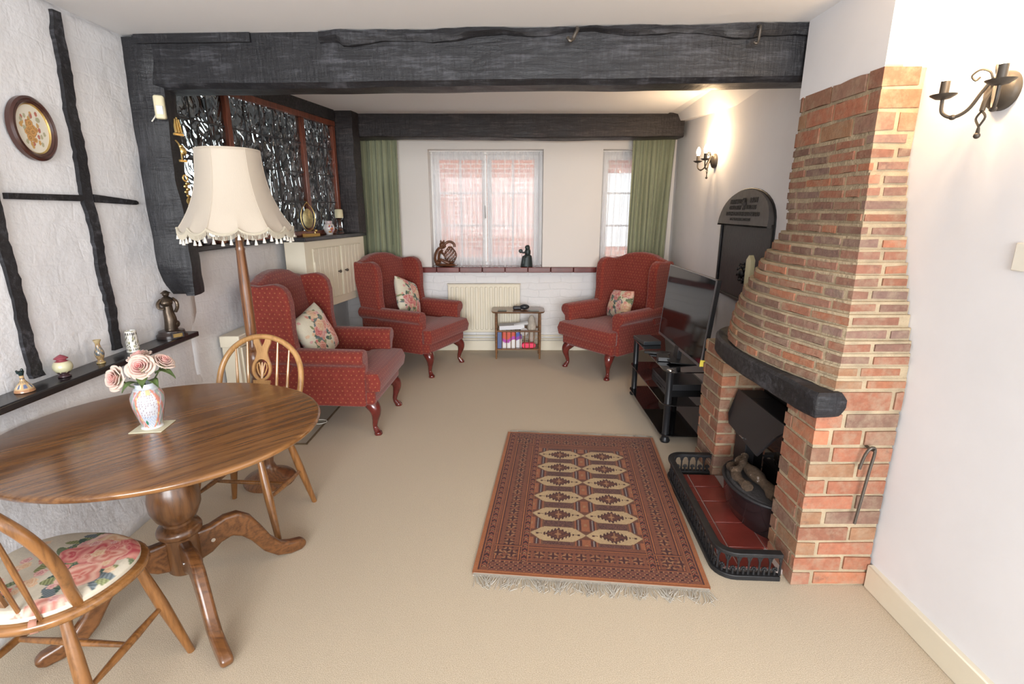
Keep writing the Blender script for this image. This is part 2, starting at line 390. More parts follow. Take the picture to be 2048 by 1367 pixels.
# left wall: uneven whitewashed brick
def rough_wall(pts, z0, z1, nrm, amp, mat, name, label, step=.05, seed=1, flare=0.0):
    from mathutils import noise as mn
    out = MB(); L = [0]
    for a, b_ in zip(pts, pts[1:]): L.append(L[-1] + math.hypot(b_[0] - a[0], b_[1] - a[1]))
    nu = max(2, int(L[-1] / step)); nv = max(2, int((z1 - z0) / step))
    def fn(u, v):
        d = u * L[-1]; i = min(len(pts) - 2, max(k for k in range(len(L)) if L[k] <= d + 1e-6)); i = min(i, len(pts) - 2)
        t = (d - L[i]) / (L[i + 1] - L[i]); x = lerp(pts[i][0], pts[i + 1][0], t); y = lerp(pts[i][1], pts[i + 1][1], t); z = z0 + (z1 - z0) * v
        n_ = mn.noise(Vector((x * 2.2, y * 2.2, z * 2.2 + seed))) * amp + mn.noise(Vector((x * 9, y * 9, z * 9 + seed))) * amp * .35
        n_ += flare * max(0, .45 - z)
        return (x + nrm[0] * n_, y + nrm[1] * n_, z)
    out.grid(fn, nu, nv)
    o = out.build(name, mat, ang=180)
    md = o.modifiers.new('thick', 'SOLIDIFY'); md.thickness = .08; md.offset = -1 if nrm[0] > 0 else 1
    return struct(o, label)
rough_wall([(XL, -2.6), (XL, 2.98)], 0, ZC, (1, 0), .012, ww, 'wall_left', 'rough whitewashed brick wall beside the dining table', flare=.12)
rough_wall([(XL, 2.9), (-1.83, 4.05), (-1.78, 5.6)], 0, 1.262, (1, 0), .012, ww, 'wall_left_rear', 'low whitewashed wall under the glazed partition', seed=5)
# hall behind the partition
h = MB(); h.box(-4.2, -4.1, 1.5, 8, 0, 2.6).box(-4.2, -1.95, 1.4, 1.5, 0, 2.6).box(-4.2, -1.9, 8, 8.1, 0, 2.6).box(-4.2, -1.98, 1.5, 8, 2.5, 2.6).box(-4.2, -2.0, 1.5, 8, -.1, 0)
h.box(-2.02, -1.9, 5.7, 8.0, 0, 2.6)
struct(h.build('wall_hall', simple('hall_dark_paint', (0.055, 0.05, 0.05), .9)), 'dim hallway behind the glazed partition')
# added glowing panel in the hall; makes the bright mottling in the hammered glass
hw = MB(); hw.box(-4.095, -4.08, 5.05, 7.3, 0.9, 2.16)
hwo = hw.build('hall_glow_panel', emis('hall_panel_glow', (0.80, 0.88, 0.92), 4.5)); struct(hwo, 'added glowing panel in the hall behind the hammered glass')
hw2 = MB(); hw2.box(-4.0, -1.95, 7.985, 7.995, 0.4, 2.1)

# back wall with two window openings
W1 = (-.855, .322); W2 = (.925, 1.56); WZ0, WZ1 = .918, 2.10; YB = 5.5
bw = MB()
def seg(mb, x0, x1, z0, z1): mb.box(x0, x1, YB, YB + .26, z0, z1)
seg(bw, -1.8, W1[0], WZ0, 2.45); seg(bw, W1[0], W1[1], WZ1, 2.45); seg(bw, W1[1], W2[0], WZ0, 2.45); seg(bw, W2[0], W2[1], WZ1, 2.45); seg(bw, W2[1], 1.9, WZ0, 2.45)
struct(bw.build('wall_back', simple('warm_plaster', (0.76, 0.72, 0.68), .85, bs=.12, bscale=18)), 'pale plaster wall around the windows')
lw_ = MB(); lw_.box(-1.8, 1.9, YB, YB + .26, 0, WZ0); struct(lw_.build('wall_back_lower', ww2), 'white painted brick under the window sill')
sl = MB()
for i in range(14):
    x = -1.76 + i * .241; sl.box(x + .002, x + .239, YB - .075 + random.Random(i).uniform(-.003, .003), YB + .2, WZ0 - .055, WZ0 + .001)
o = sl.build('trim_sill', simple('red_quarry_tile', (0.155, 0.028, 0.024), .22, var=.3, vscale=5, coat=.3), bevel=.006); struct(o, 'dark red tiled window sill along the back wall')

# right walls
struct(MB().box(XR, XR + .2, 1.27, 2.0, 0, ZC).build('wall_right', plaster), 'white plaster wall with the wall light in the foreground')
struct(MB().box(XR, 3.4, 1.17, 1.27, 0, ZC).build('wall_right_return', plaster), 'return of the white wall at the right')
rr = MB(); rr.hull([(1.50, 2.5, 0), (1.50, 2.9, 0), (1.67, 5.6, 0), (1.9, 5.6, 0), (1.9, 2.5, 0)], [(1.50, 2.5, 2.45), (1.50, 2.9, 2.45), (1.67, 5.6, 2.45), (1.9, 5.6, 2.45), (1.9, 2.5, 2.45)])
struct(rr.build('wall_right_rear', plaster), 'white wall beyond the chimney')
# baseboards
bb = MB(); bb.prism([(XR - .022, 1.795), (XR + .01, 1.795), (XR + .01, 1.26), (3.3, 1.26), (3.3, 1.245), (XR - .022, 1.245)], 0, .105)
struct(bb.build('baseboard_right', cream, bevel=.004), 'cream skirting board at the foot of the right wall')
b2 = MB(); b2.box(-1.2, 1.6, YB - .03, YB, 0, .11); struct(b2.build('baseboard_back', cream, bevel=.004), 'cream skirting board under the radiator')

# ---------------------------------------------------------------- windows
def window(name, x0, x1, n, label):
    y = YB + .17; root = MB()
    def fr(mb, a0, a1, c0, c1, t, d=.045): mb.box(a0, a1, y, y + d, c0, c0 + t).box(a0, a1, y, y + d, c1 - t, c1).box(a0, a0 + t, y, y + d, c0 + t, c1 - t).box(a1 - t, a1, y, y + d, c0 + t, c1 - t)
    fr(root, x0, x1, WZ0, WZ1, .035, .06)
    o = root.build(name, whitegloss, bevel=.004); struct(o, label)
    wd = (x1 - x0 - .07) / n
    for i in range(n):
        a = x0 + .035 + i * wd; s = MB(); y -= .012
        fr(s, a + .002, a + wd - .002, WZ0 + .037, WZ1 - .037, .05); y += .012
        c0, c1 = WZ0 + .087, WZ1 - .087
        for k in (1, 2): z = lerp(c0, c1, k / 3); s.box(a + .05, a + wd - .05, y, y + .022, z - .01, z + .01)
        nc = 2 if n == 2 else 1
        if nc == 2: s.box(a + wd / 2 - .01, a + wd / 2 + .01, y, y + .022, c0, c1)
        sh = s.build('casement', whitegloss, o, bevel=.003)
        MB().box(a + .05, a + wd - .05, y + .01, y + .014, c0, c1).build('pane', clearglass, sh)
        if i == 0 and n == 2: MB().tube([(a + wd - .02, y - .02, 1.42), (a + wd - .02, y - .035, 1.46), (a + wd - .022, y - .035, 1.55)], .006).build('latch', pewter, sh)
    return o
window('window_1', W1[0], W1[1], 2, 'wide white casement window behind net curtains')
window('window_2', W2[0], W2[1], 1, 'narrow white casement window partly behind the right curtain')

# ---------------------------------------------------------------- outside
ob = MB(); ob.box(-5, 6, 9.0, 9.3, -.6, 2.5).box(-5, .62, 9.0, 9.3, 2.5, 5.0)
m, nt, b = base('outside_brick'); uvs = nn(nt, 'ShaderNodeTexCoord').outputs['UV']
bt = nn(nt, 'ShaderNodeTexBrick'); nt.links.new(uvs, bt.inputs['Vector']); bt.inputs['Scale'].default_value = 1
for k, v_ in (('Brick Width', .23), ('Row Height', .075), ('Mortar Size', .008)): bt.inputs[k].default_value = v_
bt.inputs['Color1'].default_value = (.50, .17, .11, 1); bt.inputs['Color2'].default_value = (.60, .25, .17, 1); bt.inputs['Mortar'].default_value = (.6, .5, .42, 1)
nt.links.new(bt.outputs[0], b.inputs['Base Color']); b.inputs['Roughness'].default_value = .9
oh = tag(thing('neighbouring_house', 'red brick house across the way seen through the net curtains', 'house', (0, 9.1, 0)), 'red brick house across the way seen through the net curtains', 'house')
def at(o, root):  # keep world-built mesh under a root placed elsewhere
    o.parent = root; o.matrix_parent_inverse = Matrix.Translation(-root.location); return o
wl = ob.build('wall', m); at(wl, oh)
rf = MB()
rm = simple('grey_roof_tile', (.18, .17, .17), .8, var=.3, vscale=6)
for i in range(12):
    z = 2.45 + i * .14; y = 8.75 + i * .16; rf.box(.6, 6.3, y, y + .22, z, z + .035)
for i in range(11):
    for k in range(19):
        x = .6 + k * .3 + (i % 2) * .15; z = 2.45 + i * .14; y = 8.75 + i * .16; rf.box(x, x + .285, y - .01, y + .2, z + .035, z + .05)
rf.box(.6, 6.3, 8.75, 8.8, 2.3, 2.45); at(rf.build('roof', rm), oh)
for x0_ in (1.15, -3.2): at(MB().box(x0_, x0_ + 1.1, 8.98, 9.01, .9, 2.1).build('house_window', whitegloss), oh)
struct(MB().box(-8, 8, 5.8, 12, -.7, -.6).build('ground', simple('outside_paving', (.4, .38, .35), .9)), 'paving outside the windows')

# ---------------------------------------------------------------- timbers
from mathutils import noise as mnoise
def rough_prism(pts_fn, nseg, name, mat, label, cat, amp=.006, freq=5, group=None, parent=None, seed=0, ang=35):
    """pts_fn(t) gives the closed section ring at t in 0..1"""
    vs = []; k = None
    for i in range(nseg + 1):
        ring = pts_fn(i / nseg); k = len(ring)
        for p in ring:
            p = Vector(p); q = p * freq + Vector((seed, 0, 0))
            vs.append(p + Vector((mnoise.noise(q), mnoise.noise(q + Vector((9, 0, 0))), mnoise.noise(q + Vector((0, 9, 0))))) * amp)
    fs = [(i * k + j, i * k + (j + 1) % k, (i + 1) * k + (j + 1) % k, (i + 1) * k + j) for i in range(nseg) for j in range(k)]
    fs += [tuple(range(k))[::-1], tuple(range(nseg * k, (nseg + 1) * k))]
    mb = MB(); mb.add(vs, fs); o = mb.build(name, mat, parent, ang=ang)
    if label: tag(o, label, cat, group)
    return o
def beam_ring(t):
    x = lerp(-1.82, 1.49, t); y = lerp(2.735, 2.567, t); s = .012 * math.sin(t * 9) * .4
    zt = ZC + .0; zb = 2.076
    return [(x, y, zt), (x, y - .002, 2.2), (x, y, zb + .022), (x, y + .008, zb + .016), (x, y + .028, zb), (x, y + .12, zb - .002), (x, y + .19, zb + .005), (x, y + .19, 2.2), (x, y + .19, zt), (x, y + .14, zt)]
fb = rough_prism(beam_ring, 90, 'ceiling_beam', blackwood, 'huge black oak beam spanning the room above the alcove opening', 'beam', amp=.0045, freq=3)
def strip(t):
    x = lerp(-.905, 1.33, t); y = lerp(2.735, 2.575, (x + 1.82) / 3.155); d = .022 + .008 * math.sin(t * 23) ; h_ = .040 + .014 * math.sin(t * 7 + 1) + .008 * math.sin(t * 31)
    if t < .04: h_ = .045
    return [(x, y - d, ZC - .004), (x, y - d - .004, ZC - h_ * .6), (x, y - d * .6, ZC - h_), (x, y + .02, ZC - h_ - .006), (x, y + .02, ZC - .004)]
rough_prism(strip, 80, 'waney_edge', blackwood, None, None, amp=.008, freq=14, parent=fb)
def strip2(t):
    x = lerp(-1.80, -1.235, t); y = lerp(2.735, 2.575, (x + 1.82) / 3.155)
    return [(x, y - .018, ZC - .002), (x, y - .018, ZC - .042), (x, y + .01, ZC - .042), (x, y + .01, ZC - .002)]
rough_prism(strip2, 12, 'packing_strip', blackwood, None, None, amp=.002, parent=fb)
for x, s in ((.279, 1), (1.09, 0)):
    y = lerp(2.735, 2.575, (x + 1.82) / 3.155) - .03
    if s: pts = [(x + .015, y + .0, 2.30), (x + .015, y - .03, 2.285), (x + .004, y - .035, 2.265), (x - .006, y - .035, 2.245), (x - .02, y - .045, 2.235), (x - .03, y - .04, 2.25)]; r_ = [.008, .009, .009, .01, .014, .008]
    else: pts = [(x + .004, y, 2.29), (x + .004, y - .03, 2.285), (x + .003, y - .03, 2.25), (x, y - .03, 2.225), (x - .01, y - .034, 2.215), (x - .018, y - .03, 2.222)]; r_ = .005
    tag(MB().tube(smooth_pts(pts, 4), .006 if not s else .008, 8).build('iron_hook', pewter), 'iron hook driven into the big beam, ' + ('middle one above the window' if s else 'thin one near its right end'), 'hook', 'iron hooks in the big beam')
def rb_ring(t):
    x = lerp(-1.50, 1.60, t); zt = ZR + .01; zb = 2.158 + .004 * math.sin(t * 8); y = 5.1
    return [(x, y, zt), (x, y, 2.25), (x, y, zb + .01), (x, y + .015, zb), (x, y + .2, zb), (x, y + .2, zt)]
rbm = oak('dark_brown_oak', 0, (.010, .008, .009), (.026, .021, .022), (.075, .06, .06), .7)
rough_prism(rb_ring, 60, 'ceiling_beam', rbm, 'smaller dark oak beam in front of the window curtains', 'beam', amp=.006, freq=5, seed=4)
# hanging post near the beam's left end
def post_ring(t):
    z = lerp(1.055, 2.30, t)
    yl = interp(z, [1.05, 1.12, 1.2, 1.4, 1.8, 2.3], [2.80, 2.745, 2.715, 2.715, 2.72, 2.735])
    xr = interp(z, [1.05, 1.2, 1.4, 1.8, 2.0, 2.3], [-1.715, -1.71, -1.71, -1.72, -1.71, -1.70]); yb = 2.86
    xm = -1.80
    return [(-1.90, yl, z), (xm, yl - .01, z), (xr - .04, 2.73, z), (xr, 2.745, z), (xr, 2.80, z), (xr - .02, yb, z), (-1.90, yb, z)]
rough_prism(post_ring, 50, 'hanging_post', blackpost, 'black oak post hanging at the left end of the big beam', 'post', amp=.011, freq=7, ang=60)
def fpost(t):
    z = lerp(1.297, ZR - .002, t); return [(-1.66, 4.95, z), (-1.55, 4.94, z), (-1.44, 4.95, z), (-1.42, 5.08, z), (-1.5, 5.09, z), (-1.66, 5.09, z)]
rough_prism(fpost, 24, 'upright_post', rbm, 'dark oak post standing at the end of the black ledge by the left curtain', 'post', amp=.012, freq=7)
# studs let into the left wall
def jag(poly_fn, n, name, label, seed, w_=.05):
    mb = MB(); rnd = random.Random(seed); L_ = []; Rr = []
    for i in range(n + 1):
        a, b_ = poly_fn(i / n); L_.append((a[0] + rnd.uniform(-.004, .004), a[1])); Rr.append((b_[0] + rnd.uniform(-.004, .004), b_[1]))
    vs = []
    for (a, b_) in zip(L_, Rr): vs += [(XL - .02, *a), (XL + .018, *a), (XL + .02, *b_), (XL - .02, *b_)]
    fs = [(i * 4 + j, i * 4 + (j + 1) % 4, i * 4 + 4 + (j + 1) % 4, i * 4 + 4 + j) for i in range(n) for j in range(4)] + [(3, 2, 1, 0), tuple(n * 4 + j for j in range(4))]
    mb.add(vs, fs); return tag(mb.build(name, blackwood, ang=30), label, 'timber')
def s1(t):
    z = lerp(.868, 2.286, t); c = interp(z, [.86, 1.2, 1.6, 2.0, 2.29], [2.331, 2.335, 2.328, 2.335, 2.352]); h_ = interp(z, [.86, 1.4, 1.6, 1.9, 2.2, 2.29], [.022, .024, .026, .027, .024, .017])
    c += .004 * math.sin(z * 19); return (c - h_, z), (c + h_, z)
jag(s1, 60, 'timber_stud', 'tall black timber stud in the white wall, beside the oval flower picture', 1)
def s2(t):
    z = lerp(.868, 2.30, t); c = interp(z, [.86, 1.42, 2.3], [1.905, 1.900, 1.87]); h_ = interp(z, [.86, 1.0, 2.3], [.026, .022, .022]); c += .004 * math.sin(z * 17); return (c - h_, z), (c + h_, z)
jag(s2, 60, 'timber_stud', 'black timber stud at the left edge of the photo, rising from the shelf', 2)
def hz(y0, y1, z0, z1, h0, h1):
    def f(t):
        y = lerp(y0, y1, t); z = lerp(z0, z1, t); h_ = lerp(h0, h1, t) * (1 - .5 * (t > .97)); return (y, z - h_), (y, z + h_)
    return f
jag(hz(1.958, 2.306, 1.552, 1.551, .011, .013), 16, 'timber_rail', 'short black timber rail left of the tall stud under the oval picture', 3)
jag(hz(2.36, 2.632, 1.552, 1.536, .017, .010), 14, 'timber_rail', 'short black timber rail right of the tall stud, near the hanging post', 4)

# ---------------------------------------------------------------- long black wall shelf
sh = MB(); sh.box(XL, -1.752, .75, 2.79, .818, .848)
tag(sh.build('wall_shelf', blackpaint, bevel=.006), 'long black shelf on the white brick wall holding small ornaments', 'shelf')

# ---------------------------------------------------------------- glazed partition
def gx(y): return -1.62 + .205 * (y - 4.9)
gp = thing('glazed_partition', 'interior partition of hammered glass in red-brown wooden frames above the black ledge', 'partition', (gx(2.98), 2.98, 0), 0)
gang = math.atan2(.205, 1.0)  # lean of the partition in plan
gp.rotation_euler = (0, 0, -gang)
cg = 1 / math.cos(gang)
def gy(y): return (y - 2.98) * cg
G0, G1 = gy(2.98), gy(4.93)
MB().box(-.06, .03, G0, G1, 2.272, ZR + .02).build('header', blackwood, gp, bevel=.005)
MB().box(-.025, .03, G0, G1, 2.225, 2.272).build('top_rail', redframe, gp, bevel=.006)
MB().box(-.025, .03, G0, G1, 1.295, 1.335).build('bottom_rail', redframe, gp, bevel=.006)
ms = [3.02, 3.62, 4.44, 4.90]
for y in ms: MB().box(-.025, .03, gy(y) - .022, gy(y) + .022, 1.335, 2.225).build('mullion', redframe, gp, bevel=.006)
def hglass(y0, y1):
    a, b_ = gy(y0) + .02, gy(y1) - .02
    o = MB().box(-.004, .004, a, b_, 1.33, 2.23).build('pane', hammered, gp)
    ld = MB()
    for z in (1.57, 1.80, 2.03): ld.box(.004, .009, a, b_, z - .005, z + .005)
    n = max(1, round((b_ - a) / .155))
    for k in range(1, n): y = lerp(a, b_, k / n); ld.box(.004, .009, y - .004, y + .004, 1.335, 2.225)
    ld.build('leading', simple('lead_strip', (.05, .05, .055), .5, .3), o)
for a, b_ in zip(ms, ms[1:]): hglass(a, b_)
# ledge
lg = MB(); lg.prism([(gx(2.9) - .05, 2.96), (-1.852, 2.96), (-1.80, 4.03), (-1.60, 4.03), (-1.415, 5.09), (gx(5.09) - .05, 5.09)], 1.264, 1.296)
tag(lg.build('ledge', blackpaint, bevel=.004), 'black painted ledge under the glazed partition', 'ledge')

# ---------------------------------------------------------------- cream wall cupboard
cp = thing('wall_cupboard', 'cream wall cupboard with boarded doors under the black ledge', 'cupboard', (-1.62, 4.05, 0), -math.atan2(.185, .99))
# local: y runs along the front, x out of the wall
Lc = math.hypot(.185, .99)
cz0, cz1 = .70, 1.262
cb = MB(); cb.prism([(0, 0), (0, Lc), (-.30, Lc), (-.15, -.035)], cz0, cz1)
cb.build('body', cream, cp, bevel=.003)
def boarded(y0, y1, z0, z1, name, par, x=.012, n=6):
    mb = MB(); t = .028
    mb.box(0, x, y0, y1, z0, z1)
    stp = (y1 - y0) / n
    for i in range(n): mb.box(x, x + .006, y0 + i * stp + .003, y0 + (i + 1) * stp - .003, z0 + .004, z1 - .004)
    return mb.build(name, cream, par, bevel=.0025)
for y0, y1, ky in ((.10, .50, .455), (.535, .90, .575)):
    d_ = boarded(y0, y1, cz0 + .07, cz1 - .06, 'door', cp)
    kb = MB(); kb.lathe([(.005, 0), (.006, .010), (.012, .016), (.013, .024), (.008, .030), (0, .031)], 14, Matrix.Translation((.018, ky, .985)) @ Matrix.Rotation(PI / 2, 4, 'Y'))
    kb.build('knob', pewter, d_)
MB().box(.012, .022, .085, .10, 1.10, 1.18).build('hinge', cream, cp)
# low boxed-in cupboard behind the lamp
lc = thing('low_cupboard', 'low cream panelled box against the white wall behind the dining chair', 'cupboard', (-1.842, 3.14, 0))
q = MB(); q.box(-.0, .10, 0, .62, 0, .66); q.build('body', cream, lc, bevel=.003)
MB().box(-.0, .125, -.02, .64, .66, .735).build('top_board', cream, lc, bevel=.006)
pn = MB()
for y in (.03, .20, .37, .53): pn.box(.10, .112, y, y + .06, .02, .65)
pn.build('panel_strips', cream, lc, bevel=.003)
# ================================================================ brick fireplace
brickm = attr('brick_faces', .85, nscale=38, nvar=.34, bs=.55, bscale=55, bdist=.006, spec=.25)
_nt = brickm.node_tree; _b = _nt.nodes['Principled BSDF']; _src = _b.inputs['Base Color'].links[0].from_socket; _v = coords(_nt)
_sm = mixc(_nt, ramp(_nt, noise(_nt, _v, 17, 6, .7), [(.45, 0.06), (.68, .55)]), _src, (.36, .285, .20))   # lime smears on the faces
_nt.links.new(mixc(_nt, ramp(_nt, noise(_nt, _v, 9, 5, .7), [(.60, 0.0), (.72, .6)]), _sm, (.09, .065, .06)), _b.inputs['Base Color'])  # burnt patches
BR = [(.42, .165, .095), (.39, .145, .085), (.33, .135, .085), (.29, .145, .095), (.37, .19, .105), (.27, .15, .11), (.48, .185, .10)]
BD = [(.29, .14, .10), (.25, .13, .10), (.25, .14, .11), (.32, .14, .095), (.36, .155, .10), (.25, .15, .125)]
class Bricks:
    def __init__(s, seed): s.mb = MB(); s.col = []; s.r = random.Random(seed)
    def course(s, path, z0, z1, inward, off, pal, L=.222, joint=.012, bed=.011, depth=.05):
        """lay bricks along an outline; inward = +1 if the body lies to the left of the travel direction"""
        P = [Vector(p) for p in path]; D = [0]
        for a, b_ in zip(P, P[1:]): D.append(D[-1] + (b_ - a).length)
        nrm = []
        for i in range(len(P)):
            t = Vector((0, 0))
            if i > 0: t += (P[i] - P[i - 1]).normalized()
            if i < len(P) - 1: t += (P[i + 1] - P[i]).normalized()
            t.normalize(); nrm.append(Vector((-t.y, t.x)) * inward)
        def at_(d):
            d = max(0, min(D[-1], d)); i = 0
            while i < len(D) - 2 and D[i + 1] < d: i += 1
            t = (d - D[i]) / max(1e-9, D[i + 1] - D[i]); return P[i].lerp(P[i + 1], t), i
        d = -off * L
        while d < D[-1] - .02:
            ln = L * s.r.choice((1, 1, 1, 1, .5, .9)) * s.r.uniform(.95, 1.05); a = max(0, d); e = min(D[-1], d + ln); d = d + ln + joint
            if e - a < .025: continue
            st = [a + s.r.uniform(0, .003)] + [x for x in D if a + .012 < x < e - .012] + [e - s.r.uniform(0, .003)]
            outer = []; inner = []; push = s.r.uniform(-.002, .0025)
            for x in st:
                p, i = at_(x)
                if x in D: n_ = nrm[D.index(x)]; k_ = D.index(x)
                else:
                    tt = (P[i + 1] - P[i]).normalized(); n_ = Vector((-tt.y, tt.x)) * inward
                outer.append(p - n_ * push); inner.append(p + n_ * depth)
            jz = s.r.uniform(-.002, .002); a0 = z0 + bed * .45 + jz; a1 = z1 - bed * .55 + jz
            ring = outer + inner[::-1]
            if inward < 0: pass
            n0 = len(s.mb.v); s.mb.hull([(p.x, p.y, a0 + s.r.uniform(-.0025, .0025)) for p in ring], [(p.x, p.y, a1 + s.r.uniform(-.0028, .0028)) for p in ring])
            c = Vector(s.r.choice(pal)) * s.r.uniform(.82, 1.15); s.col += [tuple(c)] * (len(s.mb.v) - n0)
    def build(s, name, parent):
        o = s.mb.build(name, brickm, parent, ang=30)
        a = o.data.color_attributes.new('Col', 'FLOAT_COLOR', 'POINT')
        a.data.foreach_set('color', np.concatenate([np.array(s.col, 'f'), np.ones((len(s.col), 1), 'f')], 1).ravel())
        bm_fix(o.data)
        md = o.modifiers.new('bevel', 'BEVEL'); md.width = .0055; md.segments = 2; md.limit_method = 'ANGLE'; md.angle_limit = R(50)
        return o
def bm_fix(me):
    import bmesh
    bm = bmesh.new(); bm.from_mesh(me); bmesh.ops.recalc_face_normals(bm, faces=bm.faces); bm.to_mesh(me); bm.free()
def inset(path, d, inward):
    P = [Vector(p) for p in path]; out = []
    for i in range(len(P)):
        t = Vector((0, 0))
        if i > 0: t += (P[i] - P[i - 1]).normalized()
        if i < len(P) - 1: t += (P[i + 1] - P[i]).normalized()
        t.normalize(); n_ = Vector((-t.y, t.x)) * inward; out.append(tuple(P[i] + n_ * d))
    return out
XW = 1.462
fp = thing('brick_fireplace', 'red brick fireplace with a stepped curved hood and a black bowed lintel', 'fireplace', (0, 0, 0))
HB = .0695; ZP = HB * 11
def pier(path, seed, zt, name):
    core = inset(path, .007, -1); mb = MB(); mb.prism(core, 0, zt)
    o = mb.build(name, mortar, fp, ang=30); bm_fix(o.data)
    bk = Bricks(seed)
    for k in range(11): bk.course(path, k * HB, (k + 1) * HB, -1, (.5 if k % 2 else 0), BR if k > 1 else BR + BD, bed=.015, joint=.014)
    bk.build('bricks', o)
# travel: from the wall towards the room; body on the right
pier([(XW, 1.80), (1.15, 1.80), (1.15, 2.01), (XW, 2.01)], 3, ZP, 'pier')
pier([(XW, 2.68), (1.157, 2.68), (1.157, 2.96), (XW, 2.96)], 8, ZP, 'pier')
XF = lambda z: interp(z, [.76, .85, 1.0, 1.25, 1.45, 1.6, 2.0], [1.19, 1.20, 1.215, 1.268, 1.30, 1.318, 1.315])
YF = lambda z: interp(z, [.76, .85, 1.0, 1.25, 1.45, 1.66, 2.0], [1.80, 1.80, 1.81, 1.89, 1.95, 1.99, 1.99])
XB = lambda z: interp(z, [.76, .85, .95, 1.05, 1.12, 1.2, 1.26, 1.33, 1.42, 1.5, 2.0], [1.15, 1.092, 1.10, 1.12, 1.142, 1.172, 1.20, 1.243, 1.288, 1.314, 1.315])
YR = lambda z: interp(z, [.76, .85, 1.1, 1.3, 1.45, 2.0], [2.95, 2.95, 2.85, 2.70, 2.58, 2.545])
EX = lambda z: interp(z, [.85, 1.2, 1.45, 1.6], [2.0, 2.1, 3.0, 14])
def hood_path(z):
    xf, yf, xb, yr, ex = XF(z), YF(z), XB(z), YR(z), EX(z); yb = 2.36; xw = 1.49
    pts = [(XW, yf), (xf, yf)]
    for k in range(1, 7):
        t = k / 6; e = 1 - (1 - t) ** 1.8; pts.append((lerp(xf, xb, e), lerp(yf, yb, t)))
    for k in range(1, 13):
        a = PI / 2 * k / 12; pts.append((xw - (xw - xb) * max(0, math.cos(a)) ** (2 / ex), yb + (yr - yb) * math.sin(a) ** (2 / ex)))
    return pts
zs = [ZP] + [.85 + .925 * k / 20 for k in range(21)]; zs += [1.85, 1.925, 2.0]
core = MB(); bk = Bricks(21)
for k, (a, b_) in enumerate(zip(zs, zs[1:])):
    zc = (a + b_) / 2; path = hood_path(zc)
    cp_ = inset(path, .006, -1); cp_[0] = (XW + .004, cp_[0][1]); cp_[-1] = (1.498, cp_[-1][1])
    core.prism(cp_ + [(1.498, path[0][1] + .05)], a, b_)
    thick = (b_ - a) > .06
    bk.course(path, a, b_, -1, random.Random(k).random(), (BR + BD[3:5]) if (thick or k < 3) else BD + [BR[2], BR[0]], L=.20 if thick else .165, bed=.019 if not thick else .015, joint=.015)
ho = core.build('hood', mortar, fp, ang=30); bm_fix(ho.data); bk.build('bricks', ho)
# bowed black lintel
lp = [(1.242, 1.782), (1.20, 1.770), (1.145, 1.773), (1.118, 1.79), (1.10, 1.92), (1.088, 2.08), (1.076, 2.25), (1.073, 2.4), (1.081, 2.55), (1.105, 2.68), (1.145, 2.79), (1.20, 2.87), (1.28, 2.93), (1.36, 2.97)]
lpt = [Vector((*p, 0)) for p in lp]; lpt = smooth_pts(lpt, 4)
mb = MB(); vs = []; n = len(lpt)
for i, p in enumerate(lpt):
    t = (lpt[min(i + 1, n - 1)] - lpt[max(i - 1, 0)]).normalized(); inn = Vector((t.y, -t.x, 0))
    if inn.dot(Vector((1.4, 2.3, 0)) - p) < 0: inn = -inn
    z0 = interp(i, [0, 2, 10, n - 8, n], [.775, .752, .748, .752, .76]); z1 = interp(i, [0, 2, n], [.83, .849, .851])
    nz_ = mnoise.noise(p * 11) * .004
    for d_, z in ((.008, z0 + .002), (.0, z0 + .014), (.0, z1 - .012), (.012, z1), (.075, z1), (.075, z0)):
        q = p + inn * (d_ + nz_); vs.append((q.x, q.y, z + mnoise.noise(p * 13 + Vector((0, 0, z * 5))) * .004))
fs = [(i * 6 + j, i * 6 + (j + 1) % 6, i * 6 + 6 + (j + 1) % 6, i * 6 + 6 + j) for i in range(n - 1) for j in range(6)] + [tuple(range(6)), tuple((n - 1) * 6 + j for j in range(6))]
mb.add(vs, fs); lo = mb.build('lintel', blackwood, fp, ang=35); bm_fix(lo.data)
# plastered chimney breast above the bricks
struct(MB().hull([(XW + .003, 1.995, 1.99), (1.318, 1.995, 1.99), (1.318, 2.548, 1.99), (1.497, 2.548, 1.99), (1.497, 1.995, 1.99)], [(XW + .003, 1.995, ZC), (1.318, 1.995, ZC), (1.318, 2.548, ZC), (1.497, 2.548, ZC), (1.497, 1.995, ZC)]).build('wall_chimney', plaster), 'white plastered chimney breast above the bricks')
# near-black panels at the back and top of the opening
lining_black = simple('black_lining', (.012, .011, .011), .9, bs=.4, bscale=20)
MB().box(1.395, 1.44, 2.01, 2.68, .0, ZP).box(1.16, 1.44, 2.0, 2.69, ZP - .012, ZP).build('opening_lining', lining_black, fp)

# ---------------------------------------------------------------- hearth and fender
ht = thing('tiled_hearth', 'low hearth of dark red square tiles in front of the fireplace', 'hearth', (1.0, 2.3, 0), R(-3.0))
MB().box(-.078, .39, -.425, .375, .0, .022).build('bed', simple('hearth_grout', (.40, .33, .30), .9), ht)
tl_ = MB(); rt = simple('hearth_tile', (.20, .035, .026), .30, var=.35, vscale=4, coat=.2, bs=.1, bscale=30)
ys = [-.425, -.29, -.10, .09, .235, .372]
for i in range(5):
    for x0, x1 in ((-.076, -.010), (-.004, .155), (.161, .38)):
        if x1 > .15 and (i == 0 or i == 4): x1 = min(x1, .145)
        if x0 > .15 and i in (0, 4): continue
        tl_.box(x0, x1, ys[i] + .003, ys[i + 1] - .003, .018, .028)
tl_.build('tiles', rt, ht, bevel=.002)
fd = thing('hearth_fender', 'low black cast iron fender with pierced arches around the red hearth', 'fender', (1.0, 2.3, 0), R(-3.0))
